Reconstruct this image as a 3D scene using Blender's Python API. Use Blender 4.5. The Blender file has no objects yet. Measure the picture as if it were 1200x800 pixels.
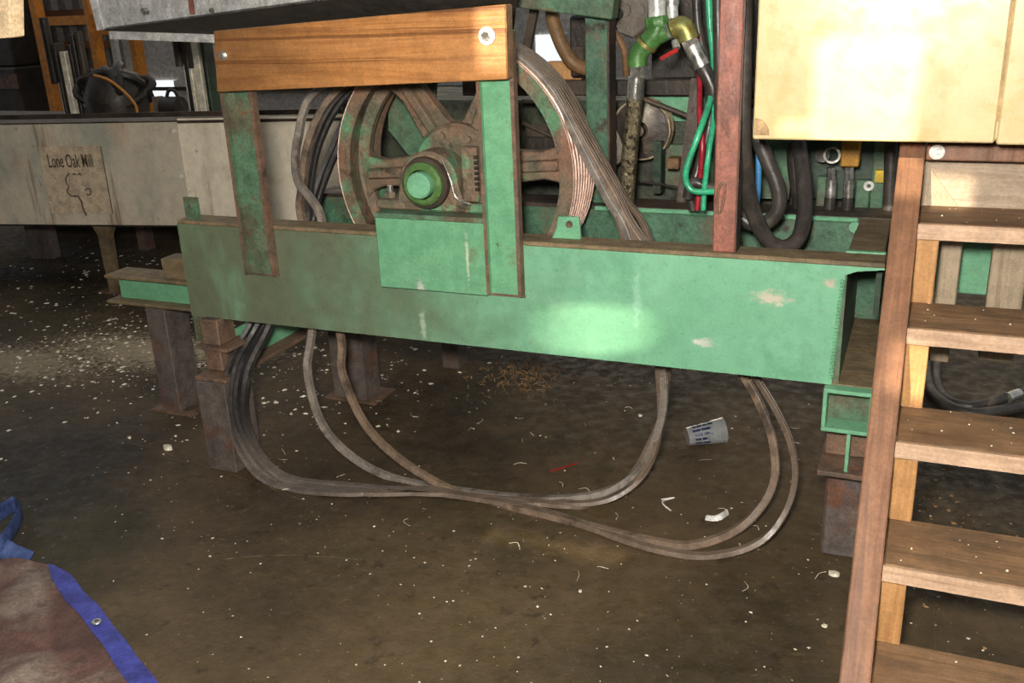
import bpy, bmesh, math, random
from mathutils import Vector as V, Matrix

random.seed(7)
scene = bpy.context.scene
COL = scene.collection

# ------------------------------------------------------------------ camera
F, PITCH, ROLL, YAW, H = 1126.66, .34603, -.042755, .410646, 1.4
CAM = V((0, 0, H))
_cy, _sy = math.cos(YAW), math.sin(YAW)
FWD = V((-_sy*math.cos(PITCH), _cy*math.cos(PITCH), -math.sin(PITCH)))
_r = V((_cy, _sy, 0)); _u = _r.cross(FWD)
RGT = math.cos(ROLL)*_r + math.sin(ROLL)*_u
UPV = -math.sin(ROLL)*_r + math.cos(ROLL)*_u
cd = bpy.data.cameras.new('camera'); cam = bpy.data.objects.new('camera', cd); COL.objects.link(cam)
cd.sensor_width = 36; cd.lens = F/1200*36; cd.clip_start = .05
cam.matrix_world = Matrix(((RGT.x, UPV.x, -FWD.x, 0), (RGT.y, UPV.y, -FWD.y, 0), (RGT.z, UPV.z, -FWD.z, H), (0, 0, 0, 1)))
scene.camera = cam

# ------------------------------------------------------------------ light
scene.view_settings.view_transform = 'Standard'
scene.view_settings.look = 'None'
scene.view_settings.gamma = 1
scene.view_settings.use_curve_mapping = False
scene.view_settings.exposure = 0.0
world = bpy.data.worlds.new('world'); scene.world = world; world.use_nodes = True
bg = world.node_tree.nodes['Background']
bg.inputs[0].default_value = (.93, .97, 1.0, 1); bg.inputs[1].default_value = .43
SUN_DIR = V((.18, 1, -.42)).normalized()
sd = bpy.data.lights.new('sun', 'SUN'); sd.energy = 9; sd.angle = math.radians(.62); sd.color = (1, .88, .66)
sun = bpy.data.objects.new('sun', sd); COL.objects.link(sun); sun.rotation_euler = SUN_DIR.to_track_quat('-Z', 'Y').to_euler(); sun.location = (0, -6, 6)
fd = bpy.data.lights.new('camera_flash', 'AREA'); fd.energy = 108; fd.size = .16; fd.shape = 'DISK'; fd.color = (1, .95, .86)
flash = bpy.data.objects.new('camera_flash', fd); COL.objects.link(flash)
flash.location = CAM - RGT*.08 + UPV*.15 - FWD*.05
flash.rotation_euler = (FWD + V((-.05, 0, .06))).to_track_quat('-Z', 'Y').to_euler()

# ------------------------------------------------------------------ helpers
def at(x, y, X=None, Y=None, Z=None):
    "point where the line of sight of a photo pixel meets a plane of known depth or height"
    d = FWD + RGT*((x-600)/F) - UPV*((y-400)/F)
    t = (X-CAM.x)/d.x if X is not None else (Y-CAM.y)/d.y if Y is not None else (Z-CAM.z)/d.z
    return CAM + d*t

def tag(o, label=None, cat=None, group=None, kind=None):
    if label: o['label'] = label
    if cat: o['category'] = cat
    if group: o['group'] = group
    if kind: o['kind'] = kind
    return o

def empty(name, loc, label, cat, group=None):
    o = bpy.data.objects.new(name, None); COL.objects.link(o); o.location = V(loc); o.empty_display_size = .1
    o['org'] = list(o.location)
    return tag(o, label, cat, group)

def spline(pts, n=8, closed=False):
    P = [V(p) for p in pts]; out = []; N = len(P)
    segs = N if closed else N-1
    for i in range(segs):
        if closed: a, b, c, d = P[i-1], P[i], P[(i+1) % N], P[(i+2) % N]
        else: a, b, c, d = P[max(i-1, 0)], P[i], P[i+1], P[min(i+2, N-1)]
        for k in range(n):
            t = k/n
            # centripetal-ish Catmull-Rom
            out.append(.5*((2*b) + (c-a)*t + (2*a-5*b+4*c-d)*t*t + (3*b-a-3*c+d)*t**3))
    if not closed: out.append(P[-1])
    return out

class MB:
    def __init__(s): s.v = []; s.f = []
    def _add(s, vs, fs):
        b = len(s.v); s.v += [V(v) for v in vs]; s.f += [tuple(b+i for i in f) for f in fs]; return s
    def box(s, a, b):
        x0, y0, z0 = a; x1, y1, z1 = b
        return s._add([(x0,y0,z0),(x1,y0,z0),(x1,y1,z0),(x0,y1,z0),(x0,y0,z1),(x1,y0,z1),(x1,y1,z1),(x0,y1,z1)],
                      [(0,3,2,1),(4,5,6,7),(0,1,5,4),(1,2,6,5),(2,3,7,6),(3,0,4,7)])
    def prism(s, poly, ext):
        poly = [V(p) for p in poly]; ext = V(ext); n = len(poly)
        nrm = V((0, 0, 0))
        for i in range(n): nrm += poly[i].cross(poly[(i+1) % n])
        if nrm.dot(ext) > 0: poly = poly[::-1]
        return s._add(poly+[p+ext for p in poly], [tuple(range(n)), tuple(range(2*n-1, n-1, -1))] + [(i, i+n, (i+1) % n+n, (i+1) % n) for i in range(n)])
    def bar(s, p, q, w, h, up=(0, 0, 1)):
        p, q, up = V(p), V(q), V(up); t = (q-p).normalized(); side = t.cross(up).normalized(); u = side.cross(t).normalized()
        poly = [p+side*(a*w/2)+u*(b*h/2) for a, b in ((-1,-1),(1,-1),(1,1),(-1,1))]
        return s.prism(poly, q-p)
    def tube(s, path, r, n=12, closed=False):
        P = [V(p) for p in path]; N = len(P)
        R = r if isinstance(r, (list, tuple)) else [r]*N
        t0 = (P[1]-P[0]).normalized(); a = t0.orthogonal().normalized(); b0 = len(s.v)
        for i in range(N):
            t = ((P[(i+1) % N]-P[i-1]) if closed else (P[min(i+1, N-1)]-P[max(i-1, 0)])).normalized()
            a = (a-t*a.dot(t)).normalized(); c = t.cross(a)
            for k in range(n):
                w = 2*math.pi*k/n; s.v.append(P[i]+(a*math.cos(w)+c*math.sin(w))*R[i])
        for i in range(N if closed else N-1):
            for k in range(n):
                j = (i+1) % N
                s.f.append((b0+i*n+k, b0+i*n+(k+1) % n, b0+j*n+(k+1) % n, b0+j*n+k))
        if not closed: s.f.append(tuple(b0+k for k in range(n))[::-1]); s.f.append(tuple(b0+(N-1)*n+k for k in range(n)))
        return s
    def lathe(s, prof, org, axis, n=32, closed=False, a0=0):
        "prof: (radius, distance along axis)"
        org, ax = V(org), V(axis).normalized(); a = ax.orthogonal().normalized(); c = ax.cross(a); b0 = len(s.v); m = len(prof)
        for r, t in prof:
            for k in range(n):
                w = a0+2*math.pi*k/n; s.v.append(org+ax*t+(a*math.cos(w)+c*math.sin(w))*r)
        for i in range(m if closed else m-1):
            j = (i+1) % m
            for k in range(n): s.f.append((b0+i*n+k, b0+i*n+(k+1) % n, b0+j*n+(k+1) % n, b0+j*n+k))
        if not closed:
            s.f.append(tuple(b0+k for k in range(n))[::-1]); s.f.append(tuple(b0+(m-1)*n+k for k in range(n)))
        return s
    def cyl(s, p, q, r, n=20):
        p, q = V(p), V(q); return s.lathe([(r, 0), (r, (q-p).length)], p, q-p, n)
    def ribbon(s, path, w, t, wdir=(0, 1, 0), closed=False):
        "a belt of trapezoid section that keeps its width along wdir"
        P = [V(p) for p in path]; N = len(P); b0 = len(s.v); wd = V(wdir)
        for i in range(N):
            tt = ((P[(i+1) % N]-P[i-1]) if closed else (P[min(i+1, N-1)]-P[max(i-1, 0)])).normalized()
            W = (wd-tt*wd.dot(tt)).normalized(); Nn = W.cross(tt)
            for a, b in ((-.36,-.5),(.36,-.5),(.5,.3),(.42,.5),(.12,.5),(.08,.38),(-.08,.38),(-.12,.5),(-.42,.5),(-.5,.3)):
                s.v.append(P[i]+W*(a*w)+Nn*(b*t))
        m = 10
        for i in range(N if closed else N-1):
            j = (i+1) % N
            for k in range(m): s.f.append((b0+i*m+k, b0+i*m+(k+1) % m, b0+j*m+(k+1) % m, b0+j*m+k))
        if not closed: s.f.append(tuple(b0+k for k in range(m))[::-1]); s.f.append(tuple(b0+(N-1)*m+k for k in range(m)))
        return s
    def build(s, name, mat, parent=None, bevel=0, angle=35, smooth=True):
        org = V(parent['org']) if parent is not None and 'org' in parent else V((0, 0, 0))
        if parent is None and s.v:
            lo = V([min(v[i] for v in s.v) for i in range(3)]); hi = V([max(v[i] for v in s.v) for i in range(3)])
            org = V(((lo.x+hi.x)/2, (lo.y+hi.y)/2, lo.z))
        me = bpy.data.meshes.new(name); me.from_pydata([v-org for v in s.v], [], s.f)
        bm = bmesh.new(); bm.from_mesh(me); bmesh.ops.recalc_face_normals(bm, faces=bm.faces)
        if bevel:
            es = [e for e in bm.edges if len(e.link_faces) == 2 and e.calc_face_angle(0) > .6]
            bmesh.ops.bevel(bm, geom=es, offset=bevel, segments=1, affect='EDGES', clamp_overlap=True)
        bm.to_mesh(me); bm.free()
        if smooth:
            me.polygons.foreach_set('use_smooth', [True]*len(me.polygons)); me.set_sharp_from_angle(angle=math.radians(angle))
        me.materials.append(mat)
        o = bpy.data.objects.new(name, me); COL.objects.link(o)
        if parent is not None:
            o.parent = parent; o['org'] = list(org)
        else: o.location = org; o['org'] = list(org)
        return o

def copy_thing(o, delta=(0, 0, 0), parent=None):
    c = o.copy(); COL.objects.link(c); c.parent = parent
    if parent is None: c.location = o.location+V(delta)
    for ch in list(o.children): copy_thing(ch, parent=c)
    return c

# ------------------------------------------------------------------ materials
def srgb(r, g, b):
    f = lambda c: ((c/255+.055)/1.055)**2.4 if c/255 > .04045 else c/255/12.92
    return (f(r), f(g), f(b), 1)

def nmat(name, cols, scale=6, stretch=(1, 1, 1), rough=.6, metal=0, bump=.15, bscale=60, layers=(), marks=(), grad=(), detail=8, rvar=.12, spec=.5, warp=0, mottle=.8):
    """colours mixed by noise; layers: (colour, scale, threshold, softness, stretch) patches of dirt or rust;
    marks: (centre, size, colour) spots of wear, dust or painted shade with a place of their own; grad: (axis, from, to, colour, amount) dirt along the thing"""
    m = bpy.data.materials.new(name); m.use_nodes = True; nt = m.node_tree; N = nt.nodes; L = nt.links
    bs = N['Principled BSDF']; tc = N.new('ShaderNodeTexCoord')
    def mapped(st):
        mp = N.new('ShaderNodeMapping'); mp.inputs['Scale'].default_value = st; L.new(tc.outputs['Object'], mp.inputs[0]); return mp.outputs[0]
    def noise(sc, st=(1, 1, 1), det=8, ro=.6, dist=0):
        n = N.new('ShaderNodeTexNoise'); n.inputs['Scale'].default_value = sc; n.inputs['Detail'].default_value = det
        n.inputs['Roughness'].default_value = ro; n.inputs['Distortion'].default_value = dist; L.new(mapped(st), n.inputs['Vector']); return n.outputs['Fac']
    base = noise(scale, stretch, detail, .6, warp)
    cr = N.new('ShaderNodeValToRGB'); L.new(base, cr.inputs[0]); e = cr.color_ramp.elements
    n = len(cols); e[0].position = .32; e[0].color = cols[0]; e[1].position = .68; e[1].color = cols[-1]
    for i in range(1, n-1): k = e.new(.32+.36*i/(n-1)); k.color = cols[i]
    cur = cr.outputs[0]
    def mix(fac, col):
        nonlocal cur
        mx = N.new('ShaderNodeMix'); mx.data_type = 'RGBA'; L.new(fac, mx.inputs['Factor']); L.new(cur, mx.inputs['A']); mx.inputs['B'].default_value = col; cur = mx.outputs['Result']
    def rng(val, lo, hi, a=0, b=1):
        r = N.new('ShaderNodeMapRange'); r.interpolation_type = 'SMOOTHSTEP'; L.new(val, r.inputs['Value']); r.inputs['From Min'].default_value = lo; r.inputs['From Max'].default_value = hi
        r.inputs['To Min'].default_value = a; r.inputs['To Max'].default_value = b; return r.outputs[0]
    def math_(op, a, b):
        q = N.new('ShaderNodeMath'); q.operation = op
        for i, z in enumerate((a, b)):
            if isinstance(z, (int, float)): q.inputs[i].default_value = z
            else: L.new(z, q.inputs[i])
        return q.outputs[0]
    for g in grad:
        ax, lo, hi, col, amt = g
        sx = N.new('ShaderNodeSeparateXYZ'); L.new(tc.outputs['Object'], sx.inputs[0])
        nn = math_('MULTIPLY', math_('SUBTRACT', noise(5), .5), abs(hi-lo)*1.2)
        val = math_('ADD', sx.outputs['XYZ'.index(ax)], nn)
        if lo < hi: fac = rng(val, lo, hi, amt, 0)
        else: fac = rng(val, hi, lo, 0, amt)
        mix(fac, col)
    for ly in layers:
        col, sc, th, so = ly[:4]; st = ly[4] if len(ly) > 4 else (1, 1, 1); amt = ly[5] if len(ly) > 5 else 1
        mix(rng(noise(sc, st, 7, .65), th-so, th+so, 0, amt), col)
    for c, sz, col in marks:
        mp = N.new('ShaderNodeMapping'); mp.vector_type = 'POINT'
        mp.inputs['Location'].default_value = [-c[i]/sz[i] for i in range(3)]; mp.inputs['Scale'].default_value = [1/z for z in sz]
        L.new(tc.outputs['Object'], mp.inputs[0]); ln = N.new('ShaderNodeVectorMath'); ln.operation = 'LENGTH'; L.new(mp.outputs[0], ln.inputs[0])
        val = math_('ADD', ln.outputs['Value'], math_('MULTIPLY', math_('SUBTRACT', noise(45, (1, 1, 1.6)), .5), 2.6))
        mix(rng(val, .2, 1.1, .72, 0), col)
    if mottle:      # fine grain and grime
        for sc, lo, hi in ((150, 1-.26*mottle, 1+.16*mottle), (24, 1-.30*mottle, 1+.14*mottle)):
            g_ = rng(noise(sc, (1, 1, 1), 4), .34, .66, lo, hi)
            mx = N.new('ShaderNodeMix'); mx.data_type = 'RGBA'; mx.blend_type = 'MULTIPLY'; mx.inputs['Factor'].default_value = 1
            L.new(cur, mx.inputs['A']); L.new(g_, mx.inputs['B']); cur = mx.outputs['Result']
    L.new(cur, bs.inputs['Base Color'])
    bs.inputs['Metallic'].default_value = metal; bs.inputs['Specular IOR Level'].default_value = spec
    L.new(rng(noise(bscale*.4, stretch), .3, .7, max(rough-rvar, .03), min(rough+rvar, 1)), bs.inputs['Roughness'])
    if bump:
        bp = N.new('ShaderNodeBump'); bp.inputs['Strength'].default_value = bump; bp.inputs['Distance'].default_value = .01
        L.new(noise(bscale, stretch), bp.inputs['Height']); L.new(bp.outputs[0], bs.inputs['Normal'])
    return m

def wood(name, c1, c2, axis='X', scale=1, layers=(), rough=.65, **k):
    st = {'X': (.7, 14, 14), 'Y': (14, .7, 14), 'Z': (14, 14, .7), 'S': (16, .8, .8)}[axis]
    mid = tuple((a+b)/2 for a, b in zip(c1, c2))
    return nmat(name, [c1, mid, c2, mid, c2], 2.2*scale, st, rough, 0, .25, 5, layers=layers, warp=.6, mottle=.45, **k)

def plain(name, col, rough=.5, metal=0, bump=0, **k):
    c2 = tuple(c*.72 for c in col[:3])+(1,)
    return nmat(name, [c2, col], k.pop('scale', 14), (1, 1, 1), rough, metal, bump, 80, **k)

DIRT = srgb(92, 80, 62); RUST = srgb(112, 72, 50); GREY = srgb(95, 92, 84)
M = {}
M['floor'] = nmat('concrete_floor', [srgb(56, 44, 27), srgb(70, 56, 36), srgb(82, 66, 44), srgb(92, 75, 52)], 1.3, (1, 1, 1), .62, 0, .35, 55, rvar=.2, mottle=.4,
    layers=[(srgb(34, 26, 15), .9, .56, .12), (srgb(48, 44, 22), 1.1, .6, .08, (1, 1, 1), .6), (srgb(100, 84, 62), 38, .64, .06, (1, 1, 1), .5), (srgb(28, 22, 15), 16, .64, .06, (1, 1, 1), .6)],
    marks=[((-3.05, 3.0, .1), (.55, .24, 1), srgb(176, 160, 130)), ((-3.5, 2.72, .1), (.5, .22, 1), srgb(160, 144, 116)), ((-2.72, 3.12, .1), (.34, .16, 1), srgb(190, 174, 146)), ((.5, 2.95, .1), (.7, .55, 1), srgb(30, 23, 15))])  # last mark paints the shade and dirt under the stairs
M['green'] = nmat('green_machine_paint', [srgb(92, 148, 112), srgb(108, 162, 127), srgb(100, 155, 119)], 4, (1, 1, 1), .38, 0, .08, 90, mottle=.4,
    layers=[(srgb(120, 176, 140), 3.2, .62, .1, (1, 1, .5), .6), (srgb(88, 100, 74), 7, .68, .06, (1, 1, 1), .5), (srgb(150, 150, 120), 26, .74, .03, (1, 1, 1), .6)])
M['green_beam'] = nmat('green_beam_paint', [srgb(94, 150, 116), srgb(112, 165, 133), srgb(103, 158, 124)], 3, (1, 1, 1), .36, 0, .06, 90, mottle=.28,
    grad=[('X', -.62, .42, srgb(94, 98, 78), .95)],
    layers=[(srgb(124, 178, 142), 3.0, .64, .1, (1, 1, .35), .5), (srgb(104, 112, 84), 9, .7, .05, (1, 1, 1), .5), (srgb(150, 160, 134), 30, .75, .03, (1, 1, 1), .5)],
    marks=[((.80, 0, .205), (.05, .05, .022), srgb(200, 180, 166)), ((.64, 0, .075), (.035, .05, .014), srgb(205, 196, 190)),
           ((.93, 0, .25), (.02, .05, .014), srgb(190, 160, 150)), ((-.15, 0, .05), (.012, .05, .05), srgb(160, 178, 156)), ((.47, 0, .17), (.012, .05, .09), srgb(140, 186, 158))])
M['green_plate'] = nmat('green_plate_paint', [srgb(93, 148, 112), srgb(108, 160, 123)], 6, (1, 1, 1), .4, 0, .08, 90, mottle=.4,
    layers=[(srgb(96, 104, 78), 12, .64, .06, (1, 1, 1), .7), (srgb(60, 72, 52), 40, .70, .03, (1, 1, 1), .8)],
    marks=[((-.04, 0, -.10), (.016, 1, .035), srgb(196, 190, 186)), ((.11, 0, .0), (.006, 1, .08), srgb(190, 200, 176))])
M['green_dirty'] = nmat('green_grimy_paint', [srgb(66, 96, 74), srgb(80, 112, 86), srgb(92, 94, 74)], 7, (1, 1, 1), .6, 0, .3, 60,
    layers=[(DIRT, 5, .56, .1), (RUST, 11, .66, .05)])
M['green_dark'] = nmat('dark_green_paint', [srgb(30, 46, 33), srgb(42, 66, 48), srgb(38, 54, 40)], 5, (1, 1, 1), .5, 0, .2, 50,
    layers=[(srgb(30, 26, 20), 4, .52, .1), (srgb(62, 48, 36), 9, .64, .05)])
M['grime'] = nmat('grimy_green_brown', [srgb(44, 40, 32), srgb(58, 66, 50), srgb(52, 46, 38)], 8, (1, 1, 1), .6, 0, .4, 50, layers=[(srgb(62, 92, 66), 5, .60, .05), (srgb(30, 25, 20), 10, .58, .06)])
M['green_speck'] = nmat('speckled_green_paint', [srgb(58, 92, 70), srgb(76, 114, 90)], 10, (1, 1, 1), .5, 0, .2, 80,
    layers=[(srgb(44, 58, 46), 60, .60, .08, (1, 1, 1), .5), (DIRT, 6, .58, .08), (srgb(56, 50, 40), 14, .62, .06)])
M['cast'] = nmat('weathered_cast_iron', [srgb(88, 92, 70), srgb(112, 94, 76), srgb(124, 86, 66)], 6, (1, 1, 1), .68, .1, .5, 50,
    layers=[(srgb(88, 136, 100), 5, .55, .05), (srgb(60, 52, 42), 13, .63, .06), (srgb(152, 92, 64), 5, .66, .05)])
M['groove'] = nmat('worn_steel_groove', [srgb(188, 146, 128), srgb(224, 190, 174), srgb(204, 160, 138)], 9, (1, .2, 1), .4, .1, .1, 60, layers=[(srgb(150, 106, 84), 6, .66, .06)])
M['rust'] = nmat('rusty_steel', [srgb(98, 80, 66), srgb(118, 92, 74), srgb(84, 74, 66)], 7, (1, 1, 1), .65, .15, .25, 70, layers=[(srgb(128, 74, 48), 6, .64, .06), (srgb(62, 56, 50), 9, .62, .08)])
M['rust_top'] = nmat('dusty_brown_flange', [srgb(102, 86, 62), srgb(122, 104, 76), srgb(90, 78, 60)], 9, (.4, 1, 1), .75, 0, .3, 70, layers=[(RUST, 6, .66, .06)])
M['redpost'] = nmat('rusty_red_primer', [srgb(128, 78, 64), srgb(146, 90, 74), srgb(112, 70, 58)], 14, (1, 1, .5), .55, 0, .2, 90, layers=[(srgb(108, 66, 50), 20, .62, .06), (srgb(160, 106, 90), 26, .68, .05)])
M['steel_leg'] = nmat('mill_scale_steel', [srgb(84, 76, 74), srgb(104, 94, 88), srgb(92, 84, 84)], 5, (1, 1, .4), .5, .2, .12, 70, layers=[(RUST, 5, .6, .08), (srgb(120, 86, 66), 10, .68, .05)])
M['galv'] = nmat('galvanised_sheet', [srgb(176, 175, 172), srgb(206, 205, 203), srgb(190, 189, 186)], 22, (1, 1, 1), .5, .05, .06, 60, layers=[(srgb(110, 108, 104), 60, .64, .04, (1, 1, 1), .7)])
M['galv_under'] = nmat('dark_sheet_underside', [srgb(62, 56, 50), srgb(82, 74, 66)], 9, (1, 1, 1), .7, .1, .1, 60)  # darker colour for the underside of the trough
M['conveyor'] = nmat('stained_grey_sheet', [srgb(176, 164, 146), srgb(200, 188, 168), srgb(186, 177, 160)], 3, (1, 1, .5), .55, 0, .06, 60, mottle=.25,
    layers=[(srgb(140, 146, 134), 2.4, .56, .1, (1, 1, .6), .7), (srgb(186, 144, 112), 3.4, .60, .06, (1, 1, .4), .6), (srgb(126, 100, 74), 9, .62, .05, (1.4, 1, .12), .7), (srgb(120, 104, 84), 30, .66, .05, (1, 1, 1), .5)])
M['conveyor2'] = nmat('pale_scratched_sheet', [srgb(206, 192, 168), srgb(232, 220, 198), srgb(218, 206, 184)], 5, (1.6, 1, .35), .55, 0, .06, 60, mottle=.25,
    layers=[(srgb(150, 120, 86), 8, .64, .05, (2.4, 1, .14), .7), (srgb(186, 164, 134), 4, .62, .08, (1, 1, 1), .5), (srgb(130, 112, 90), 34, .68, .04, (1, 1, 1), .6)])
M['sign'] = nmat('pale_sign_sheet', [srgb(186, 168, 142), srgb(200, 180, 154)], 3, (1, 1, 1), .6, 0, .05, 60)
M['letter'] = plain('dark_sign_print', srgb(96, 80, 68), .7)
M['board'] = wood('orange_pine', srgb(138, 88, 46), srgb(178, 122, 70), 'X', 1, grad=[('X', -.42, .05, srgb(104, 72, 42), .8)], layers=[(srgb(92, 54, 26), 3, .575, .03, (.16, 13, 13), .7), (srgb(106, 74, 48), 2.2, .62, .08, (1.2, 1, 1.5), .7), (srgb(96, 58, 28), 9, .67, .04, (.25, 3, 3), .7)], rough=.5)
M['endgrain'] = nmat('wood_end_grain', [srgb(110, 84, 58), srgb(136, 104, 72)], 30, (1, 1, 1), .8)
M['stringer'] = wood('brown_stair_wood', srgb(104, 72, 54), srgb(138, 98, 72), 'S', 1, layers=[(srgb(120, 62, 50), 4, .62, .07, (1, 1, .5), .7), (srgb(96, 84, 80), 3, .62, .08, (1, 1, .4), .6)])
M['tread'] = wood('dirty_tread_wood', srgb(104, 78, 54), srgb(138, 106, 76), 'X', 1, layers=[(srgb(86, 60, 42), 4, .6, .1, (.5, 1, 1), .7), (srgb(176, 158, 138), 40, .72, .02, (1, 1, 1), .8), (srgb(92, 74, 56), 10, .56, .08, (.6, 1.4, 1), .6), (srgb(160, 134, 104), 14, .66, .05, (.3, 2, 1), .6)])
M['tread_edge'] = wood('pale_tread_edge', srgb(156, 124, 98), srgb(196, 164, 136), 'X', 1.2, layers=[(srgb(120, 94, 80), 5, .62, .06, (.3, 1, 2), .7)])
M['cleat'] = wood('yellow_cleat_wood', srgb(150, 104, 60), srgb(182, 136, 86), 'Z', 1)
M['greywood'] = wood('weathered_grey_wood', srgb(120, 102, 84), srgb(168, 148, 126), 'X', 1, layers=[(srgb(96, 72, 54), 3, .60, .05, (.3, 1, 4), .7), (srgb(112, 86, 68), 5, .64, .06, (.4, 1, 2), .7)])
M['greywood_v'] = wood('weathered_post_wood', srgb(128, 112, 92), srgb(164, 146, 122), 'Z', 1, layers=[(srgb(90, 76, 62), 6, .64, .06, (1, 1, .4), .7)])
M['cream'] = nmat('cream_cabinet_paint', [srgb(190, 168, 120), srgb(198, 177, 130)], 3, (1, 1, 1), .32, 0, .03, 40, mottle=.15, layers=[(srgb(150, 120, 78), 55, .76, .02, (1, 1, 1), .8)])
M['cabinet_rust'] = nmat('chipped_rust_paint', [srgb(150, 116, 78), srgb(190, 160, 116)], 40, (1, 1, 1), .8, 0, .4, 60)
M['rubber'] = nmat('black_rubber_hose', [srgb(48, 44, 41), srgb(68, 62, 57)], 14, (1, 1, 1), .42, 0, .1, 70, layers=[(srgb(86, 76, 64), 8, .66, .06, (1, 1, 1), .6)])
M['belt_grey'] = nmat('grey_worn_belt', [srgb(100, 92, 84), srgb(126, 116, 106), srgb(112, 104, 98)], 12, (1, 1, 1), .55, 0, .15, 90, layers=[(srgb(78, 68, 60), 7, .62, .07)])
M['belt_brown'] = nmat('brown_dusty_belt', [srgb(96, 80, 66), srgb(120, 100, 82), srgb(106, 90, 76)], 12, (1, 1, 1), .6, 0, .15, 90, layers=[(srgb(70, 58, 48), 7, .6, .07)])
M['belt_black'] = nmat('black_belt', [srgb(40, 38, 38), srgb(58, 55, 54)], 10, (1, 1, 1), .4, 0, .12, 90, grad=[('Z', .02, .22, srgb(106, 96, 88), .9), ('X', -.05, -.4, srgb(108, 92, 78), .95)], layers=[(srgb(96, 88, 80), 6, .64, .06, (1, 1, 1), .7)])
M['chrome'] = nmat('bright_steel_fitting', [srgb(170, 168, 160), srgb(216, 214, 208)], 12, (1, 1, 1), .28, .85, .06, 60, layers=[(srgb(120, 104, 70), 12, .64, .07, (1, 1, 1), .7)])
M['pipe'] = nmat('white_grey_pipe', [srgb(186, 186, 182), srgb(212, 212, 208)], 10, (1, 1, 1), .4, .3, .03, 60)
M['brass'] = nmat('tarnished_brass', [srgb(120, 116, 62), srgb(158, 146, 84), srgb(110, 124, 76)], 12, (1, 1, 1), .4, .6, .1, 60, layers=[(srgb(70, 78, 44), 10, .62, .07)])
M['fit_green'] = nmat('green_pipe_fitting', [srgb(54, 102, 48), srgb(92, 136, 74)], 10, (1, 1, 1), .4, .1, .15, 60, layers=[(srgb(34, 66, 30), 12, .6, .07)])
M['ring'] = nmat('olive_green_ring', [srgb(66, 98, 50), srgb(96, 130, 74)], 14, (1, 1, 1), .4, .1, .1, 60, layers=[(srgb(50, 52, 34), 12, .6, .07)])
M['braid'] = nmat('oily_braided_hose', [srgb(92, 82, 58), srgb(142, 132, 108)], 40, (1, 1, 1), .35, .7, .6, 160, layers=[(srgb(44, 36, 24), 60, .56, .05)])
M['red'] = plain('red_paint', srgb(164, 22, 18), .7, spec=.2)
M['greenhose'] = plain('green_hose', srgb(58, 172, 126), .35)
M['redhose'] = plain('red_hose', srgb(160, 36, 48), .35)
M['bluehose'] = plain('blue_hose', srgb(70, 134, 186), .35)
M['yellow'] = plain('yellow_paint', srgb(206, 170, 30), .5)
M['amber'] = plain('amber_block', srgb(186, 132, 40), .35, layers=[(srgb(90, 60, 26), 20, .62, .06)])
M['white'] = plain('white_plastic', srgb(232, 230, 224), .4)
M['dark'] = nmat('greasy_dark_steel', [srgb(30, 26, 23), srgb(50, 44, 38), srgb(62, 50, 42)], 7, (1, 1, 1), .5, .2, .25, 60)
M['darkbrown'] = nmat('oily_brown_steel', [srgb(58, 47, 38), srgb(80, 66, 54)], 7, (1, 1, 1), .55, .15, .25, 60, layers=[(srgb(40, 34, 28), 6, .56, .08)])
M['elbow'] = nmat('rusty_brown_pipe', [srgb(104, 76, 48), srgb(134, 100, 64)], 9, (1, 1, 1), .6, .1, .2, 60, layers=[(srgb(52, 40, 28), 9, .6, .08)])
M['greycast'] = nmat('dusty_grey_casting', [srgb(92, 84, 76), srgb(126, 116, 104)], 9, (1, 1, 1), .7, 0, .3, 60)
M['bronze'] = nmat('polished_groove', [srgb(150, 126, 98), srgb(196, 172, 140)], 8, (1, 1, 1), .35, .5, .05, 60)
M['tarp'] = nmat('dusty_maroon_tarp', [srgb(74, 52, 46), srgb(94, 66, 58), srgb(110, 88, 78)], 4, (1, 1, 1), .75, 0, .3, 50, layers=[(srgb(150, 138, 124), 3.6, .60, .10, (1, 1, 1), .75), (srgb(56, 40, 34), 14, .62, .06, (1, 1, 1), .6)])
M['hem'] = nmat('blue_tarp_hem', [srgb(46, 48, 118), srgb(66, 70, 152), srgb(56, 60, 134)], 9, (1, 1, 1), .5, 0, .2, 70, layers=[(srgb(128, 134, 190), 8, .66, .05, (1, 1, 1), .6), (srgb(40, 42, 92), 10, .66, .06)])
M['bluecloth'] = nmat('faded_blue_strap', [srgb(40, 52, 92), srgb(66, 84, 134)], 9, (1, 1, 1), .6, 0, .2, 70, layers=[(srgb(120, 134, 170), 10, .64, .05, (1, 1, 1), .6)])
M['chip'] = nmat('pale_wood_chip', [srgb(206, 194, 168), srgb(238, 230, 210)], 8)
M['dustline'] = nmat('dusty_crack', [srgb(84, 70, 52), srgb(104, 88, 66)], 20)
M['sawdust'] = nmat('brown_shavings', [srgb(132, 98, 60), srgb(176, 138, 92)], 30)
M['orange'] = nmat('orange_rack_paint', [srgb(176, 108, 32), srgb(206, 132, 46)], 4, (1, 1, 1), .5)
M['corr'] = nmat('corrugated_wall_sheet', [srgb(104, 98, 92), srgb(128, 122, 116)], 2, (1, 1, .4), .55, .2, .04, 20)
M['liner'] = nmat('white_wall_liner', [srgb(184, 178, 170), srgb(204, 198, 190)], 1.2, (1, 1, 1), .6)
M['girt'] = nmat('brown_girt', [srgb(92, 56, 34), srgb(118, 74, 44)], 4)
M['slat'] = nmat('pale_dirty_bar', [srgb(222, 208, 180), srgb(244, 236, 216)], 10, (1, 1, .3), .5, .1, .1, 50, layers=[(srgb(120, 104, 80), 16, .64, .05)])
M['cord'] = plain('orange_cord', srgb(200, 130, 50), .5)
M['cardboard'] = nmat('pale_timber_end', [srgb(206, 176, 136), srgb(226, 198, 160)], 14, (1, 1, 1), .8)
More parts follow.
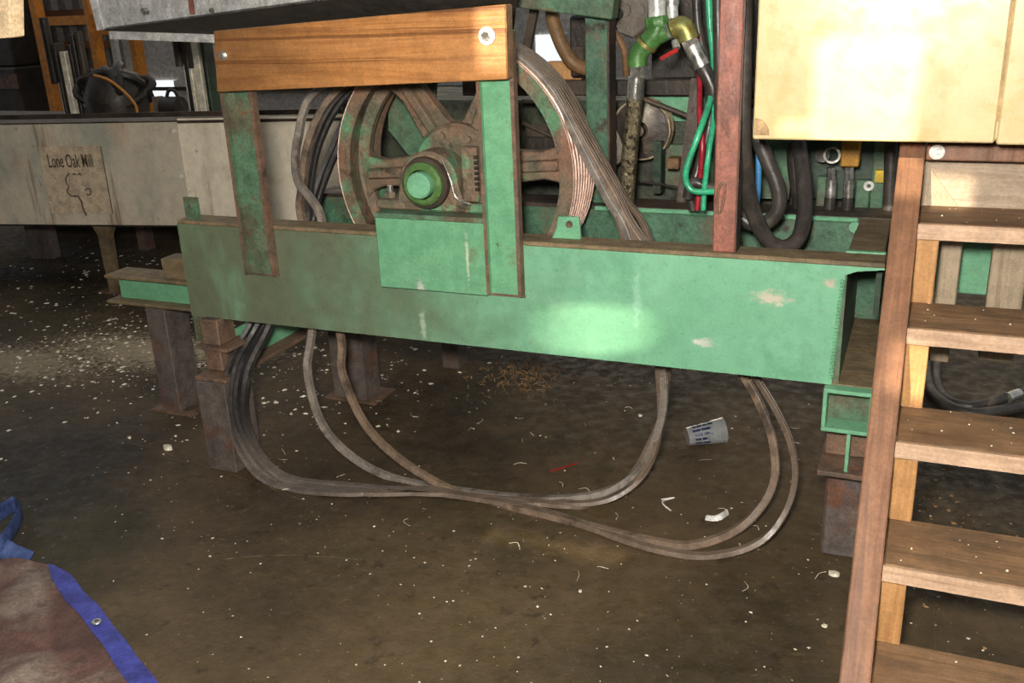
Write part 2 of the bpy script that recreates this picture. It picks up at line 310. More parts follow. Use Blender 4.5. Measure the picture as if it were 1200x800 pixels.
M['shed'] = nmat('sun_mask_sheet', [srgb(96, 92, 86), srgb(120, 114, 106)], 2)  # sheet of the added wall that masks the sun
# clear plastic of the cup
m = bpy.data.materials.new('clear_plastic'); m.use_nodes = True; b = m.node_tree.nodes['Principled BSDF']
b.inputs['Base Color'].default_value = (.9, .93, .95, 1); b.inputs['Roughness'].default_value = .12; b.inputs['Transmission Weight'].default_value = .84; b.inputs['IOR'].default_value = 1.15
nz = m.node_tree.nodes.new('ShaderNodeTexNoise'); nz.inputs['Scale'].default_value = 30; rr = m.node_tree.nodes.new('ShaderNodeMapRange'); m.node_tree.links.new(nz.outputs['Fac'], rr.inputs[0]); rr.inputs[3].default_value = .08; rr.inputs[4].default_value = .3; m.node_tree.links.new(rr.outputs[0], b.inputs['Roughness'])
M['cup'] = m
M['cupprint'] = nmat('navy_cup_print', [srgb(26, 30, 56), srgb(48, 54, 86)], 40, (1, 1, 1), .3, layers=[(srgb(180, 186, 200), 60, .62, .04)])

# ------------------------------------------------------------------ setting
mb = MB(); mb._add([(-16, -4, 0), (6, -4, 0), (6, 9.2, 0), (-16, 9.2, 0), (-16, -4, -.1), (6, -4, -.1), (6, 9.2, -.1), (-16, 9.2, -.1)], [(0,1,2,3),(7,6,5,4),(0,4,5,1),(1,5,6,2),(2,6,7,3),(3,7,4,0)])
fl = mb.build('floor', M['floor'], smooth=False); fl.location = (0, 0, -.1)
for v in fl.data.vertices: v.co += V((-5, 2.6, 0))
tag(fl, 'dark brown stained concrete shop floor', 'floor', kind='structure')

# back wall: ribbed sheet on the left, smooth white liner on the right
mb = MB(); x = -15.0; prof = []
while x < -8.75:
    for dx, dy in ((0, 0), (.05, -.05), (.11, -.05), (.16, 0)): prof.append((x+dx, 9+dy))
    x += .22
top = 3.4
for i in range(len(prof)-1):
    (xa, ya), (xb, yb) = prof[i], prof[i+1]
    mb._add([(xa, ya, 0), (xb, yb, 0), (xb, yb, top), (xa, ya, top)], [(0, 1, 2, 3)])
wb = mb.build('wall_back', M['corr'], smooth=False); tag(wb, 'ribbed grey metal shed wall at far left', 'wall', kind='structure')
wl = MB().box((-8.74, 9.0, 0), (6, 9.1, top)).build('wall_liner', M['liner']); tag(wl, 'smooth white lined shed wall far behind the machine', 'wall', kind='structure')
for i, z in enumerate((.35, .70, 1.05, 1.40)):
    g = MB().box((-15, 8.82, z-.04), (-8.74, 8.94, z+.04)).build('trim_%d' % (i+1), M['girt']); tag(g, kind='structure')
g = MB().box((-8.74, 8.95, .52), (6, 8.99, .56)).build('trim_5', M['dark']); tag(g, kind='structure')

M['daylight'] = plain('daylit_pane', (.95, .97, 1, 1), .3); _b = M['daylight'].node_tree.nodes['Principled BSDF']; _b.inputs['Emission Color'].default_value = (.95, .98, 1, 1); _b.inputs['Emission Strength'].default_value = .9
for i, (x0, x1, y0, y1) in enumerate(((630, 662, 40, 100), (178, 206, 94, 116))):
    a_, b_ = at(x0, y1, Y=8.99), at(x1, y0, Y=8.99)
    w_ = MB().box((a_.x, 8.975, a_.z), (b_.x, 8.995, b_.z)).build('window_%d' % (i+1), M['daylight']); tag(w_, 'daylit window pane in the white wall', 'window', kind='structure')
    for xx in (a_.x-.03, b_.x): MB().box((xx, 8.95, a_.z), (xx+.03, 8.995, b_.z)).build('window_frame', M['pipe'], w_)

# added unseen wall behind the camera, openings shaped to throw the sun patches
WY = -.8
def opening(px0, py0, px1, py1, Y=2.2, Z=None):
    a, b = (at(px0, py0, Y=Y), at(px1, py1, Y=Y)) if Z is None else (at(px0, py0, Z=Z), at(px1, py1, Z=Z))
    r = []
    for p in (a, b):
        t = (p.y-WY)/SUN_DIR.y; q = p-SUN_DIR*t; r.append((q.x, q.z))
    return (min(r[0][0], r[1][0]), max(r[0][0], r[1][0]), min(r[0][1], r[1][1]), max(r[0][1], r[1][1]))
holes = [opening(960, 46, 1070, 190), opening(916, 143, 960, 164), opening(938, 36, 958, 46), 
         opening(560, 6, 612, 88, 2.2), opening(740, 618, 962, 648, Z=0), opening(560, 632, 740, 646, Z=0), opening(1060, 400, 1082, 470, 2.0), opening(1050, 186, 1128, 240, 2.28), opening(1044, 395, 1058, 460, 2.0)]
for i in range(27):      # slits sized so the sun patch on the beam fades towards its ends
    u = (i-13)/13.8; hh = 32*math.sqrt(1-u*u); xx = 690+u*98; ww = 3.4*(1-u*u)+.4
    holes.append(opening(xx-ww, 386-hh, xx+ww, 386+hh, 2.25))
xs = sorted({-17, 3.5} | {v for h in holes for v in h[:2]}); zs = sorted({0, 6.0} | {v for h in holes for v in h[2:]})
mb = MB()
for i in range(len(xs)-1):
    z0 = None
    for j in range(len(zs)-1):
        cx, cz = (xs[i]+xs[i+1])/2, (zs[j]+zs[j+1])/2
        solid = not any(h[0] < cx < h[1] and h[2] < cz < h[3] for h in holes)
        if solid and z0 is None: z0 = zs[j]
        if (not solid or j == len(zs)-2) and z0 is not None:
            mb.box((xs[i], WY-.015, z0), (xs[i+1], WY+.015, zs[j+1] if solid else zs[j])); z0 = None
wf = mb.build('wall_sun_mask', M['shed'], smooth=False); tag(wf, 'unseen wall added behind the camera, openings shaped to cast sun patches', 'wall', kind='structure')

# ------------------------------------------------------------------ machine frame
BX0, BX1, BY, BZ0, BZ1 = -2.075, -.15, 2.25, .49, .785
fr = empty('machine_frame', (-1.1, 2.6, 0), 'green painted steel machine frame with long front beam on legs', 'machine frame')
fo = V(fr['org'])
beam = MB().prism([(BX0, BY, BZ0), (BX1-.0, BY, BZ0), (BX1+.012, BY, BZ1-.022), (BX1+.035, BY, BZ1-.012), (BX1+.095, BY, BZ1-.004), (BX1+.095, BY, BZ1), (BX0, BY, BZ1)], (0, .012, 0))
beam.v = beam.v
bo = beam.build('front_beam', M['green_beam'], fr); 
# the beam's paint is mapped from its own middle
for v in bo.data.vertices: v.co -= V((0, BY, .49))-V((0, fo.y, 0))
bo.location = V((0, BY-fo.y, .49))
MB().box((BX0, BY+.0, BZ1-.001), (BX1+.095, BY+.085, BZ1+.011)).build('top_flange', M['rust_top'], fr, bevel=.003)
MB().box((BX0, BY+.012, BZ0), (BX1, BY+.085, BZ0+.012)).build('bottom_flange', M['green_dirty'], fr)
MB().box((BX0, BY+.012, BZ0), (BX0+.012, BY+.085, BZ1)).build('end_plate', M['green_dirty'], fr)
# weld bead up the right end of the web
w = MB(); z = BZ0+.02
while z < BZ1-.035:
    w.lathe([(.001, -.005), (.005, -.003), (.006, 0), (.005, .003), (.001, .005)], (BX1-.004+.012*(z-BZ0)/.3, BY, z), (0, 0, 1), 6); z += .0085
w.build('weld_bead', M['green'], fr)
# bearing pedestal plate, proud of the web
PX0, PX1 = -1.365, -1.035
pl = MB().box((PX0, BY-.02, .645), (PX1, BY, .842)).build('pedestal_plate', M['green_plate'], fr, bevel=.003)
ctr = V(((PX0+PX1)/2, BY, .745))
for v in pl.data.vertices: v.co -= ctr-fo
pl.location = ctr-fo
MB().box((PX0, BY-.02, .842), (PX1, BY+.16, .856)).build('pedestal_ledge', M['green_dirty'], fr, bevel=.002)
MB().box((PX0+.02, BY+.03, BZ1+.011), (PX1-.02, BY+.15, .842)).build('pedestal_block', M['green_dirty'], fr)
# two C-channel posts open to the front
def cpost(x0, x1, z0, z1):
    d = .026; t = .007
    return MB().prism([(x0, BY-.002, z0), (x0, BY-d, z0), (x0+t, BY-d, z0), (x0+t, BY-.002-t, z0), (x1-t, BY-.002-t, z0), (x1-t, BY-d, z0), (x1, BY-d, z0), (x1, BY-.002, z0)], (0, 0, z1-z0))
def flange_edges(p, x0, x1, z0, z1):
    for x in (x0-.001, x1-.009): MB().box((x, BY-.0275, z0), (x+.009, BY-.0255, z1)).build('flange_edge', M['rust'], p)
for (x0, x1, zt) in ((-1.822, -1.718, 1.30), (-1.034, -.936, 1.32)):
    p = cpost(x0, x1, .652, zt).build('post', M['green_plate'] if x0 > -1.5 else M['green_dirty'], fr)
    MB().box((x1, BY-.027, .654), (x1+.0015, BY-.003, zt-.002)).build('side_grime', M['rust'], p)
    flange_edges(p, x0, x1, .652, zt)
    MB().box((x0-.002, BY-.008, .645), (x1+.002, BY-.001, .6515)).build('weld_seam', M['rust'], p)
# lug bracket on the top flange, in front of the pulley
lx = at(663, 268, Y=2.30).x
lug = MB().prism([(lx-.04, 2.30, .796), (lx+.04, 2.30, .796), (lx+.036, 2.30, .855), (lx-.022, 2.30, .855), (lx-.026, 2.30, .825)], (0, .012, 0)).build('lug_bracket', M['green'], fr, bevel=.002)
MB().cyl((lx+.01, 2.296, .836), (lx+.01, 2.30, .836), .009).build('bolt_hole', M['rust'], lug)
# left end tab
tp = at(226, 245, Y=2.27)
tb = MB().box((tp.x-.025, 2.262, .796), (tp.x+.025, 2.272, .865)).build('tab_bracket', M['green_dirty'], fr); MB().cyl((tp.x, 2.256, .838), (tp.x, 2.262, .838), .006, 6).build('bolt', M['chrome'], tb)
# rear beam and end channel
MB().box((-1.9, 2.745, .50), (-.06, 2.757, .78)).build('rear_beam', M['green_speck'], fr)
MB().box((-1.9, 2.735, .78), (-.06, 2.86, .792)).build('rear_beam_flange', M['darkbrown'], fr)
MB().box((-.9, 2.728, .776), (-.145, 2.745, .790)).build('rear_beam_lip', M['green'], fr, bevel=.004)
ec = MB().box((-.142, BY+.10, .770), (-.062, 2.81, .788)).build('end_channel', M['rust_top'], fr, bevel=.003)
MB().box((-.145, 2.33, .788), (-.058, 2.345, .800)).build('end_strip', M['green'], fr)
MB().box((-.075, BY+.10, .64), (-.062, 2.81, .770)).build('end_channel_web', M['green_dark'], fr)
e = at(1002, 266, Y=2.72); MB().cyl((e.x, 2.715, e.z), (e.x, 2.745, e.z), .016, 12).build('bolt_head', M['green'], fr)
# web of the channel along the right end, seen edge on behind the weld
MB().box((-.15, BY+.012, .49), (-.135, 2.95, .76)).build('end_web', M['green_dirty'], fr)
# right: tube beam, I-beam, post
tx0, tx1 = -.165, -.05
tbm = MB(); t = .010; z0, z1 = .378, .488; y0, y1 = 2.222, 3.1
tbm.box((tx0, y0, z1-t), (tx1, y1, z1)); tbm.box((tx0, y0, z0), (tx1, y1, z0+t)); tbm.box((tx0, y0, z0+t), (tx0+t, y1, z1-t)); tbm.box((tx1-t, y0, z0+t), (tx1, y1, z1-t))
tt = tbm.build('tube_beam', M['green'], fr, bevel=.002)
MB().box((tx0+t, y0+.06, z0+t), (tx1-t, y0+.07, z1-t)).build('tube_back', M['green_dirty'], tt)
MB().box((tx0+.012, y0+.035, z1), (tx1-.004, y1, z1+.003)).build('top_grime', M['rust_top'], tt)
ib = MB(); ix = -.100; ib.box((ix-.004, 2.228, .275), (ix+.004, 2.9, .378)).build('i_beam_web', M['green'], fr)
MB().box((ix-.055, 2.30, .285), (ix+.052, 2.31, .376)).build('web_stiffener', M['rust'], fr)
MB().box((ix-.066, 2.215, .262), (ix+.056, 2.9, .275)).build('i_beam_flange', M['rust'], fr, bevel=.002)
MB().box((-.147, 2.285, 0), (-.058, 2.37, .262)).build('leg', M['steel_leg'], fr, bevel=.006)
# inner green beam going on to the right behind the stairs
MB().box((-.035, 2.62, .63), (.9, 2.74, .765)).build('side_beam', M['green'], fr, bevel=.003)
MB().box((-.06, 2.55, .42), (-.0, 3.0, .60)).build('side_box', M['green_dark'], fr)
# left: leg under the beam end, with plates and I-beam to the rear
MB().box((-2.072, BY, .405), (-2.028, BY+.012, .49)).build('leg_strap', M['green_dirty'], fr)
MB().box((-2.02, BY-.03, .41), (-1.955, BY+.05, .492)).build('leg_spacer', M['rust'], fr, bevel=.003)
MB().box((-2.045, BY-.045, .398), (-1.915, BY+.08, .408)).build('spacer_plate', M['rust'], fr)
MB().box((-2.022, BY-.03, .325), (-1.958, BY+.04, .398)).build('leg_spacer', M['rust'], fr, bevel=.003)
MB().box((-2.035, BY-.075, .305), (-1.915, 3.2, .318)).build('i_beam_flange', M['rust'], fr, bevel=.002)
MB().box((-1.98, BY+.04, .318), (-1.972, 3.2, .43)).build('i_beam_web', M['green'], fr)
def angle_leg(name, x0, x1, y0, dy, z1, t=.010):
    return MB().prism([(x0, y0, 0), (x1, y0, 0), (x1, y0+dy, 0), (x1-t, y0+dy, 0), (x1-t, y0+t, 0), (x0, y0+t, 0)], (0, 0, z1)).build(name, M['steel_leg'], fr, bevel=.002)
angle_leg('leg', -2.03, -1.92, 2.17, .13, .305)
# left: short I-beam stub on its own leg
IY = 2.52
MB().box((-2.66, IY-.04, .505), (-2.10, IY+.075, .516)).build('stub_beam_flange', M['rust_top'], fr, bevel=.002)
MB().box((-2.63, IY-.004, .425), (-2.10, IY+.004, .505)).build('stub_beam_web', M['green'], fr)
MB().box((-2.66, IY-.05, .414), (-2.10, IY+.075, .425)).build('stub_beam_flange', M['rust_top'], fr, bevel=.002)
MB().box((-2.405, IY-.02, .516), (-2.20, IY+.06, .588)).build('stub_block', M['rust_top'], fr, bevel=.003)
angle_leg('leg', -2.515, -2.43, 2.50, .12, .414)
MB().box((-2.55, 2.48, 0), (-2.36, 2.66, .008)).build('foot_plate', M['rust'], fr)
# legs further back
MB().prism([(-1.955, 2.80, 0), (-1.815, 2.80, 0), (-1.815, 2.90, 0), (-1.825, 2.90, 0), (-1.825, 2.81, 0), (-1.955, 2.81, 0)], (0, 0, .305)).build('leg', M['steel_leg'], fr)
MB().box((-1.70, 3.2, 0), (-1.63, 3.28, .5)).build('leg', M['steel_leg'], fr)
MB().box((-1.99, 2.78, 0), (-1.77, 2.93, .006)).build('foot_plate', M['rust'], fr)
# upright behind the pulley and the cross member over it
a, bq = at(685, 20, Y=2.77), at(712, 20, Y=2.77)
up = MB().box((a.x, 2.77, .79), (bq.x, 2.82, 1.36)).build('rear_upright', M['green_speck'], fr, bevel=.003)
MB().box((bq.x, 2.765, .79), (bq.x+.006, 2.83, 1.36)).build('upright_flange', M['darkbrown'], up)
p0, p1 = at(560, -12, Y=2.70), at(722, 8, Y=2.70)
MB().bar(p0, p1, .06, .065).build('cross_member', M['green_dirty'], fr, bevel=.003)
# red primed post on the front flange
rx = -.42
rp = MB().box((rx-.028, 2.262, .796), (rx+.026, 2.315, 1.62)).build('red_post', M['redpost'], fr, bevel=.003)
tag(rp, 'rusty red upright post')
MB().box((rx+.026, 2.262, .796), (rx+.029, 2.315, 1.62)).build('post_side', M['darkbrown'], rp)
q = at(845, 233, Y=2.258); MB().tube(spline([q+V((-.008, 0, -.034)), q+V((-.010, 0, .0)), q+V((-.004, 0, .03)), q+V((.006, 0, .036)), q+V((.008, 0, .01)), q+V((0, 0, -.03)), q+V((-.008, 0, -.034))], 6), .0035, 8).build('weld_loop', M['rust'], rp)

# ------------------------------------------------------------------ pulley and bearing
WC = V((-1.221, 2.42, .933)); WR = .369; WW = .18; AX = V((0, 1, 0))
pu = empty('drive_pulley', (WC.x, WC.y, WC.z-WR), 'large spoked cast pulley with grooved rim behind the front beam', 'pulley')
ng = 8; prof = [(WR-.042, 0), (WR, 0)]
g = WW/ng
outer = [(WR, .0)]
for i in range(ng):
    outer += [(WR, i*g+.003), (WR-.014, i*g+.008), (WR-.014, i*g+g-.008), (WR, i*g+g-.003)]
outer.append((WR, WW))
MB().lathe([(WR-.042, 0), (WR-.003, 0), (WR-.003, WW), (WR-.042, WW), (WR-.030, WW*.62), (WR-.060, WW*.56), (WR-.060, WW*.44), (WR-.030, WW*.38)], WC, AX, 96, closed=True).build('rim', M['cast'], pu)
MB().lathe([(WR-.0029, .001)]+outer+[(WR-.0029, WW-.001)], WC, AX, 96, closed=True).build('groove_band', M['groove'], pu, angle=20)
hubc = WC+AX*(WW*.5)
for k in range(6):
    th = math.radians(4+60*k); d = V((math.cos(th), 0, math.sin(th))); s = V((-d.z, 0, d.x))
    m = MB(); r0, r1 = .09, WR-.055
    pts = []
    for r, w in ((r0, .066), (r0+.05, .047), (r1-.06, .038), (r1-.02, .048), (r1+.012, .075)): pts.append((r, w))
    poly = [hubc+d*r+s*w for r, w in pts]+[hubc+d*r-s*w for r, w in reversed(pts)]
    m.prism([p-AX*.022 for p in poly], AX*.044); m.prism([hubc+d*(r0-.01)+s*a-AX*b for a, b in ((-.018, .02), (.018, .02), (.013, .042), (-.013, .042))], d*(r1-r0))
    m.build('spoke', M['cast'], pu, bevel=.004)
MB().lathe([(.005, -.06), (.125, -.06), (.135, -.05), (.135, .05), (.005, .05)], hubc, AX, 48).build('hub', M['cast'], pu)
for k in range(8):
    th = 2*math.pi*k/8+.3; p = hubc+V((math.cos(th)*.105, -.06, math.sin(th)*.105)); MB().cyl(p, p-AX*.010, .010, 6).build('bolt', M['cast'], pu)
MB().cyl((WC.x, 2.285, WC.z), (WC.x, 2.78, WC.z), .035).build('shaft', M['cast'], pu)

bb = empty('bearing_block', (WC.x, 2.30, .856), 'pillow block bearing with round green shaft cap on the pedestal plate', 'bearing')
HB = V((WC.x+.004, 2.30, .936))
m = MB(); poly = []
for k in range(17):
    th = math.pi*k/16; poly.append((HB.x+.086*math.cos(th), 2.275, HB.z+.078*math.sin(th)+.004))
poly += [(HB.x-.10, 2.275, .885), (HB.x-.10, 2.275, .857), (HB.x+.10, 2.275, .857), (HB.x+.10, 2.275, .885)]
m.prism(poly, (0, .085, 0)).build('housing', M['cast'], bb, bevel=.006)
MB().box((HB.x-.165, 2.272, .857), (HB.x+.172, 2.37, .882)).build('base', M['cast'], bb, bevel=.005)
MB().lathe([(.050, .0), (.068, .0), (.071, .010), (.068, .022), (.050, .022)], HB-AX*.046, AX, 40, closed=True).build('seal_ring', M['darkbrown'], bb)
rg = MB().lathe([(.040, .0), (.050, .0), (.058, .008), (.058, .024), (.040, .024)], HB-AX*.066, AX, 40, closed=True).build('cap_ring', M['ring'], bb)
MB().lathe([(.001, 0), (.031, 0), (.035, .005), (.036, .026), (.001, .026)], HB-AX*.084, AX, 40).build('shaft_cap', M['green'], bb)
for sx in (-.14, .145):
    MB().cyl((HB.x+sx, 2.315, .882), (HB.x+sx, 2.315, .897), .016, 6).build('bolt', M['cast'], bb)
    MB().cyl((HB.x+sx, 2.315, .897), (HB.x+sx, 2.315, .915), .009, 12).build('bolt', M['chrome'], bb)
st = MB().bar((HB.x+.12, 2.30, .885), (HB.x+.12, 2.30, 1.03), .045, .03, (0, 1, 0)); st.build('bracket', M['cast'], bb, bevel=.003)
for k in range(7): MB().cyl((HB.x+.136, 2.286, .92+k*.014), (HB.x+.146, 2.286, .92+k*.014), .005, 8).build('thread', M['dark'], bb)
MB().tube(spline([(HB.x+.05, 2.27, 1.0), (HB.x+.075, 2.262, .95), (HB.x+.09, 2.262, .90), (HB.x+.13, 2.262, .885)], 6), .0035, 8).build('grease_line', M['chrome'], bb)

# ------------------------------------------------------------------ drive belts: closed loops over the pulley and down to the floor
def tangent_angle(p):
    dx, dz = p.x-WC.x, p.z-WC.z; D = math.hypot(dx, dz); return math.atan2(dz, dx)+math.acos(min(.999, (WR+.004)/D))
def floorp(x, y, z=.011): return at(x, y, Z=z)
def belt(gr, left, low, right, mat, label, w=.0235, t=.020):
    gy = WC.y+WW*(gr+1.5)/ng; R = WR+.001
    E = at(right[0], right[1], Y=right[2])
    ta = tangent_angle(E); Lp = [at(*q[:2], Y=q[2]) for q in left]
    pts = []
    a1 = math.radians(112)
    k = 9
    for i in range(k+1):
        an = ta+(a1-ta)*i/k; pts.append(V((WC.x+R*math.cos(an), gy, WC.z+R*math.sin(an))))
    pts += Lp
    for q in low: pts.append(at(q[0], q[1], Y=q[2]) if len(q) > 2 else floorp(q[0], q[1]))
    pts.append(E)
    # straight run back up to the tangent point
    T = pts[0]
    for f in (.33, .67): pts.append(E.lerp(T, f))
    o = MB().ribbon(spline(pts, 8, closed=True), w, t, closed=True).build('drive_belt', mat)
    tag(o, label, 'belt', 'loose drive belts looped over the pulley')
    return o
belt(0, [(372, 106, 2.44), (350, 160, 2.42), (349, 210, 2.40), (378, 264, 2.36)],
     [(366, 386, 2.32), (361, 440, 2.28), (385, 508, 2.24), (450, 556), (560, 578), (665, 584), (730, 566, 2.40), (768, 515, 2.42), (777, 432, 2.42)], (738, 283, 2.40), M['belt_grey'],
     'grey belt whose floor loop rises third from left under the green beam')
belt(1, [(396, 106, 2.47), (364, 160, 2.44), (354, 220, 2.42), (356, 264, 2.38)],
     [(398, 388, 2.36), (402, 440, 2.32), (440, 512, 2.28), (525, 572), (640, 603), (760, 633), (820, 637), (880, 607, 2.30), (909, 545, 2.35), (875, 445, 2.40)], (750, 283, 2.41), M['belt_brown'],
     'brown belt crossing to the inner one of the two right floor loops')
belt(2, [(404, 106, 2.49), (371, 160, 2.46), (359, 225, 2.44), (360, 264, 2.40)],
     [(318, 377, 2.30), (290, 440, 2.19), (291, 502, 2.165), (330, 556), (420, 570), (520, 578), (640, 600), (760, 641), (840, 650), (905, 622, 2.24), (932, 545, 2.32), (888, 445, 2.42)], (757, 284, 2.43), M['belt_black'],
     'dark belt that makes the outermost loop at far right on the floor', w=.025, t=.015)
belt(3, [(410, 108, 2.51), (376, 165, 2.49), (364, 225, 2.46), (366, 264, 2.42)],
     [(305, 376, 2.32), (275, 440, 2.20), (279, 505, 2.17), (322, 560), (420, 577), (530, 577), (650, 590), (725, 580, 2.36), (768, 530, 2.42), (771, 432, 2.44)], (745, 284, 2.45), M['belt_black'],
     'black belt of the left bundle that rises beside the grey middle loop', w=.025, t=.013)
belt(4, [(418, 118, 2.53), (388, 178, 2.51), (370, 225, 2.48), (361, 264, 2.44)],
     [(296, 376, 2.34), (267, 440, 2.22), (272, 505, 2.18), (312, 563), (400, 578), (500, 573), (630, 590), (720, 572, 2.42), (765, 510, 2.46), (783, 432, 2.48)], (762, 285, 2.47), M['belt_black'],
     'black belt forming the outermost left curve beside the steel leg', w=.025, t=.013)
belt(5, [(424, 120, 2.55), (394, 180, 2.52), (375, 228, 2.50), (364, 264, 2.46)],
     [(311, 377, 2.36), (281, 440, 2.19), (284, 500, 2.165), (335, 562), (440, 575), (560, 580), (660, 592), (715, 586, 2.38), (762, 540, 2.40), (776, 470, 2.46), (779, 432, 2.47)], (733, 284, 2.46), M['belt_black'],
     'black belt inside the left bundle, lying between the other black belts', w=.025, t=.013)

# ------------------------------------------------------------------ timber board across the posts
bz = empty('timber_board', (-1.4, 2.17, 1.17), 'orange stained timber board bolted across the two green posts', 'board')
A = at(250, 36, Y=2.185); B = at(254, 108, Y=2.185); C = at(594, 93, Y=2.185); D = at(592, 5, Y=2.185)
bd = MB().prism([A, B, C, D], (0, .038, 0)).build('plank', M['board'], bz, bevel=.002)
MB().prism([C+V((.0008, .001, .002)), D+V((.0008, .001, -.002)), D+V((.0008, .037, -.002)), C+V((.0008, .037, .002))], (.001, 0, 0)).build('end_grain', M['endgrain'], bd)
for (x, y, big) in ((571, 42, 1), (262, 65, 0)):
    q = at(x, y, Y=2.185)
    ws = MB().lathe([(.001, 0), (.021 if big else .013, 0), (.021 if big else .013, .004), (.001, .004)], q, (0, -1, 0), 24).build('washer', M['white'] if big else M['chrome'], bz)
    MB().cyl(q-AX*.004, q-AX*.014, .011 if big else .009, 6).build('bolt', M['chrome'], ws)

# ------------------------------------------------------------------ sheet metal trough at top left
tr = empty('metal_trough', at(360, 20, Y=2.35), 'galvanised sheet trough at the upper left above the timber board', 'trough')
a0 = at(120, 35, Y=2.75); a1 = at(610, -30, Y=2.24); c0 = at(131, 37, Y=2.80); c1 = at(600, 52, Y=2.80)
MB().prism([a0, a1, a1+V((0, 0, .30)), a0+V((-.025, 0, .30))], (0, .006, 0)).build('near_side', M['galv'], tr)
MB()._add([a0, a1, c1, c0, a0+V((0,0,.006)), a1+V((0,0,.006)), c1+V((0,0,.006)), c0+V((0,0,.006))], [(0,1,2,3),(7,6,5,4),(0,4,5,1),(1,5,6,2),(2,6,7,3),(3,7,4,0)]).build('underside', M['galv_under'], tr)
MB().bar(c0+V((0, 0, -.008)), c1+V((0, 0, -.008)), .03, .034).build('far_rail', M['galv'], tr)
MB().bar(a0+V((0, -.004, 0)), a0+V((-.03, -.004, .30)), .03, .012, (0, 1, 0)).build('end_lip', M['galv'], tr)
q = at(231, 8, Y=2.6); MB().bar(at(231, 0, Y=2.6)+V((0, -.03, .05)), at(233, 16, Y=2.6)+V((0, -.03, 0)), .018, .004, (0, 1, 0)).build('rust_mark', M['redpost'], tr)
for x, y in ((172, 12), (252, 12)):
    q = at(x, y, Y=2.58); MB().cyl(q, q-AX*.02, .008, 10).build('rivet', M['chrome'], tr)

# ------------------------------------------------------------------ conveyor with sign
cv = empty('conveyor', (-3.4, 3.75, 0), 'long grey sheet metal conveyor trough on legs at the left', 'conveyor')
CP = lambda x: 3.52+.2*(x+4.43)
def cside(x0, x1, z0, z1, dy=0, th=.01):
    return MB().prism([(x0, CP(x0)+dy, z0), (x1, CP(x1)+dy, z0), (x1, CP(x1)+dy, z1), (x0, CP(x0)+dy, z1)], (0, th, 0))
cside(-5.6, -3.345, .376, .885, -.006, .016).build('side_sheet', M['conveyor'], cv)
cside(-3.345, -1.9, .376, .90, .002).build('side_sheet', M['conveyor2'], cv)
cside(-5.6, -1.9, .878, .892, 0, .16).build('top_edge', M['darkbrown'], cv)
cside(-5.6, -1.9, .366, .378, 0, .55).build('floor_sheet', M['dark'], cv)
cside(-5.6, -1.9, .378, .88, .5, .01).build('far_side', M['darkbrown'], cv)
for x in (-3.36,):
    for z in (.84, .62): MB().cyl((x, CP(x)-.014, z), (x, CP(x)-.006, z), .010, 10).build('bolt', M['white'], cv)
def cleg(x, y):
    l = MB().prism([(x-.07, y, .37), (x-.035, y, .31), (x-.025, y, 0), (x+.025, y, 0), (x+.035, y, .31), (x+.07, y, .37)], (0, .04, 0)).build('leg', M['rust_top'], cv)
    MB().box((x-.09, y-.02, 0), (x+.07, y+.07, .006)).build('foot', M['rust'], l)
cleg(-3.88, 3.66); cleg(-5.2, 3.42)
MB().box((-3.70, 4.1, 0), (-3.62, 4.15, .37)).build('leg', M['steel_leg'], cv)
# sign panel on the conveyor side
sg = cside(-4.11, -3.765, .435, .775, -.010, .004).build('sign_panel', M['sign'], cv)
MB().prism([(-3.765, CP(-3.765)-.0135, .435), (-3.765, CP(-3.765)-.0135, .775), (-3.763, CP(-3.763)-.0135, .775), (-3.763, CP(-3.763)-.0135, .435)], (0, .004, 0)).build('sign_edge', M['letter'], cv)
def text_mesh(name, body, size, mat, parent, loc, xdir, sx=1.0):
    cu = bpy.data.curves.new(name, 'FONT'); cu.body = body; cu.size = size; cu.align_x = 'CENTER'; cu.extrude = .0008; cu.offset = .0004
    to = bpy.data.objects.new(name, cu); COL.objects.link(to); bpy.context.view_layer.update()
    me = bpy.data.meshes.new_from_object(to.evaluated_get(bpy.context.evaluated_depsgraph_get())); bpy.data.objects.remove(to); bpy.data.curves.remove(cu)
    o = bpy.data.objects.new(name, me); COL.objects.link(o); me.materials.clear(); me.materials.append(mat)
    xd = V(xdir).normalized(); nrm = V((xd.y, -xd.x, 0)); org = V(parent['org'])
    for v in me.vertices:
        c = v.co.copy(); v.co = V(loc)-org+xd*(c.x*sx)+V((0, 0, 1))*c.y+nrm*(c.z+.001)
    o.parent = parent; return o
XD = V((1, .2, 0)).normalized(); lc = V((-3.945, CP(-3.945)-.0115, .672))
text_mesh('sign_lettering', 'Lone Oak Mill', .095, M['letter'], cv, lc, XD, .47)
# oak tree emblem drawn as a line
def cpx(dx, dz): x = -3.935+dx; return V((x, CP(x)-.0125, .55+dz))
tree = MB()
for pts, r in (([(-.03, .09), (-.05, .07), (-.055, .04), (-.045, .025), (-.06, .0), (-.045, -.02), (-.02, -.025), (-.005, -.022)], .0032), ([(-.005, -.022), (.008, -.05), (.012, -.09), (.022, -.125)], .0040),
               ([(-.01, .085), (.0, .09), (.008, .083)], .003), ([(.02, .085), (.03, .09), (.036, .082)], .003), ([(.045, .005), (.055, .015), (.07, .01), (.072, -.008), (.058, -.018), (.046, -.012)], .003)):
    tree.tube(spline([cpx(*p) for p in pts], 5), r, 6)
tree.build('tree_emblem', M['letter'], cv)

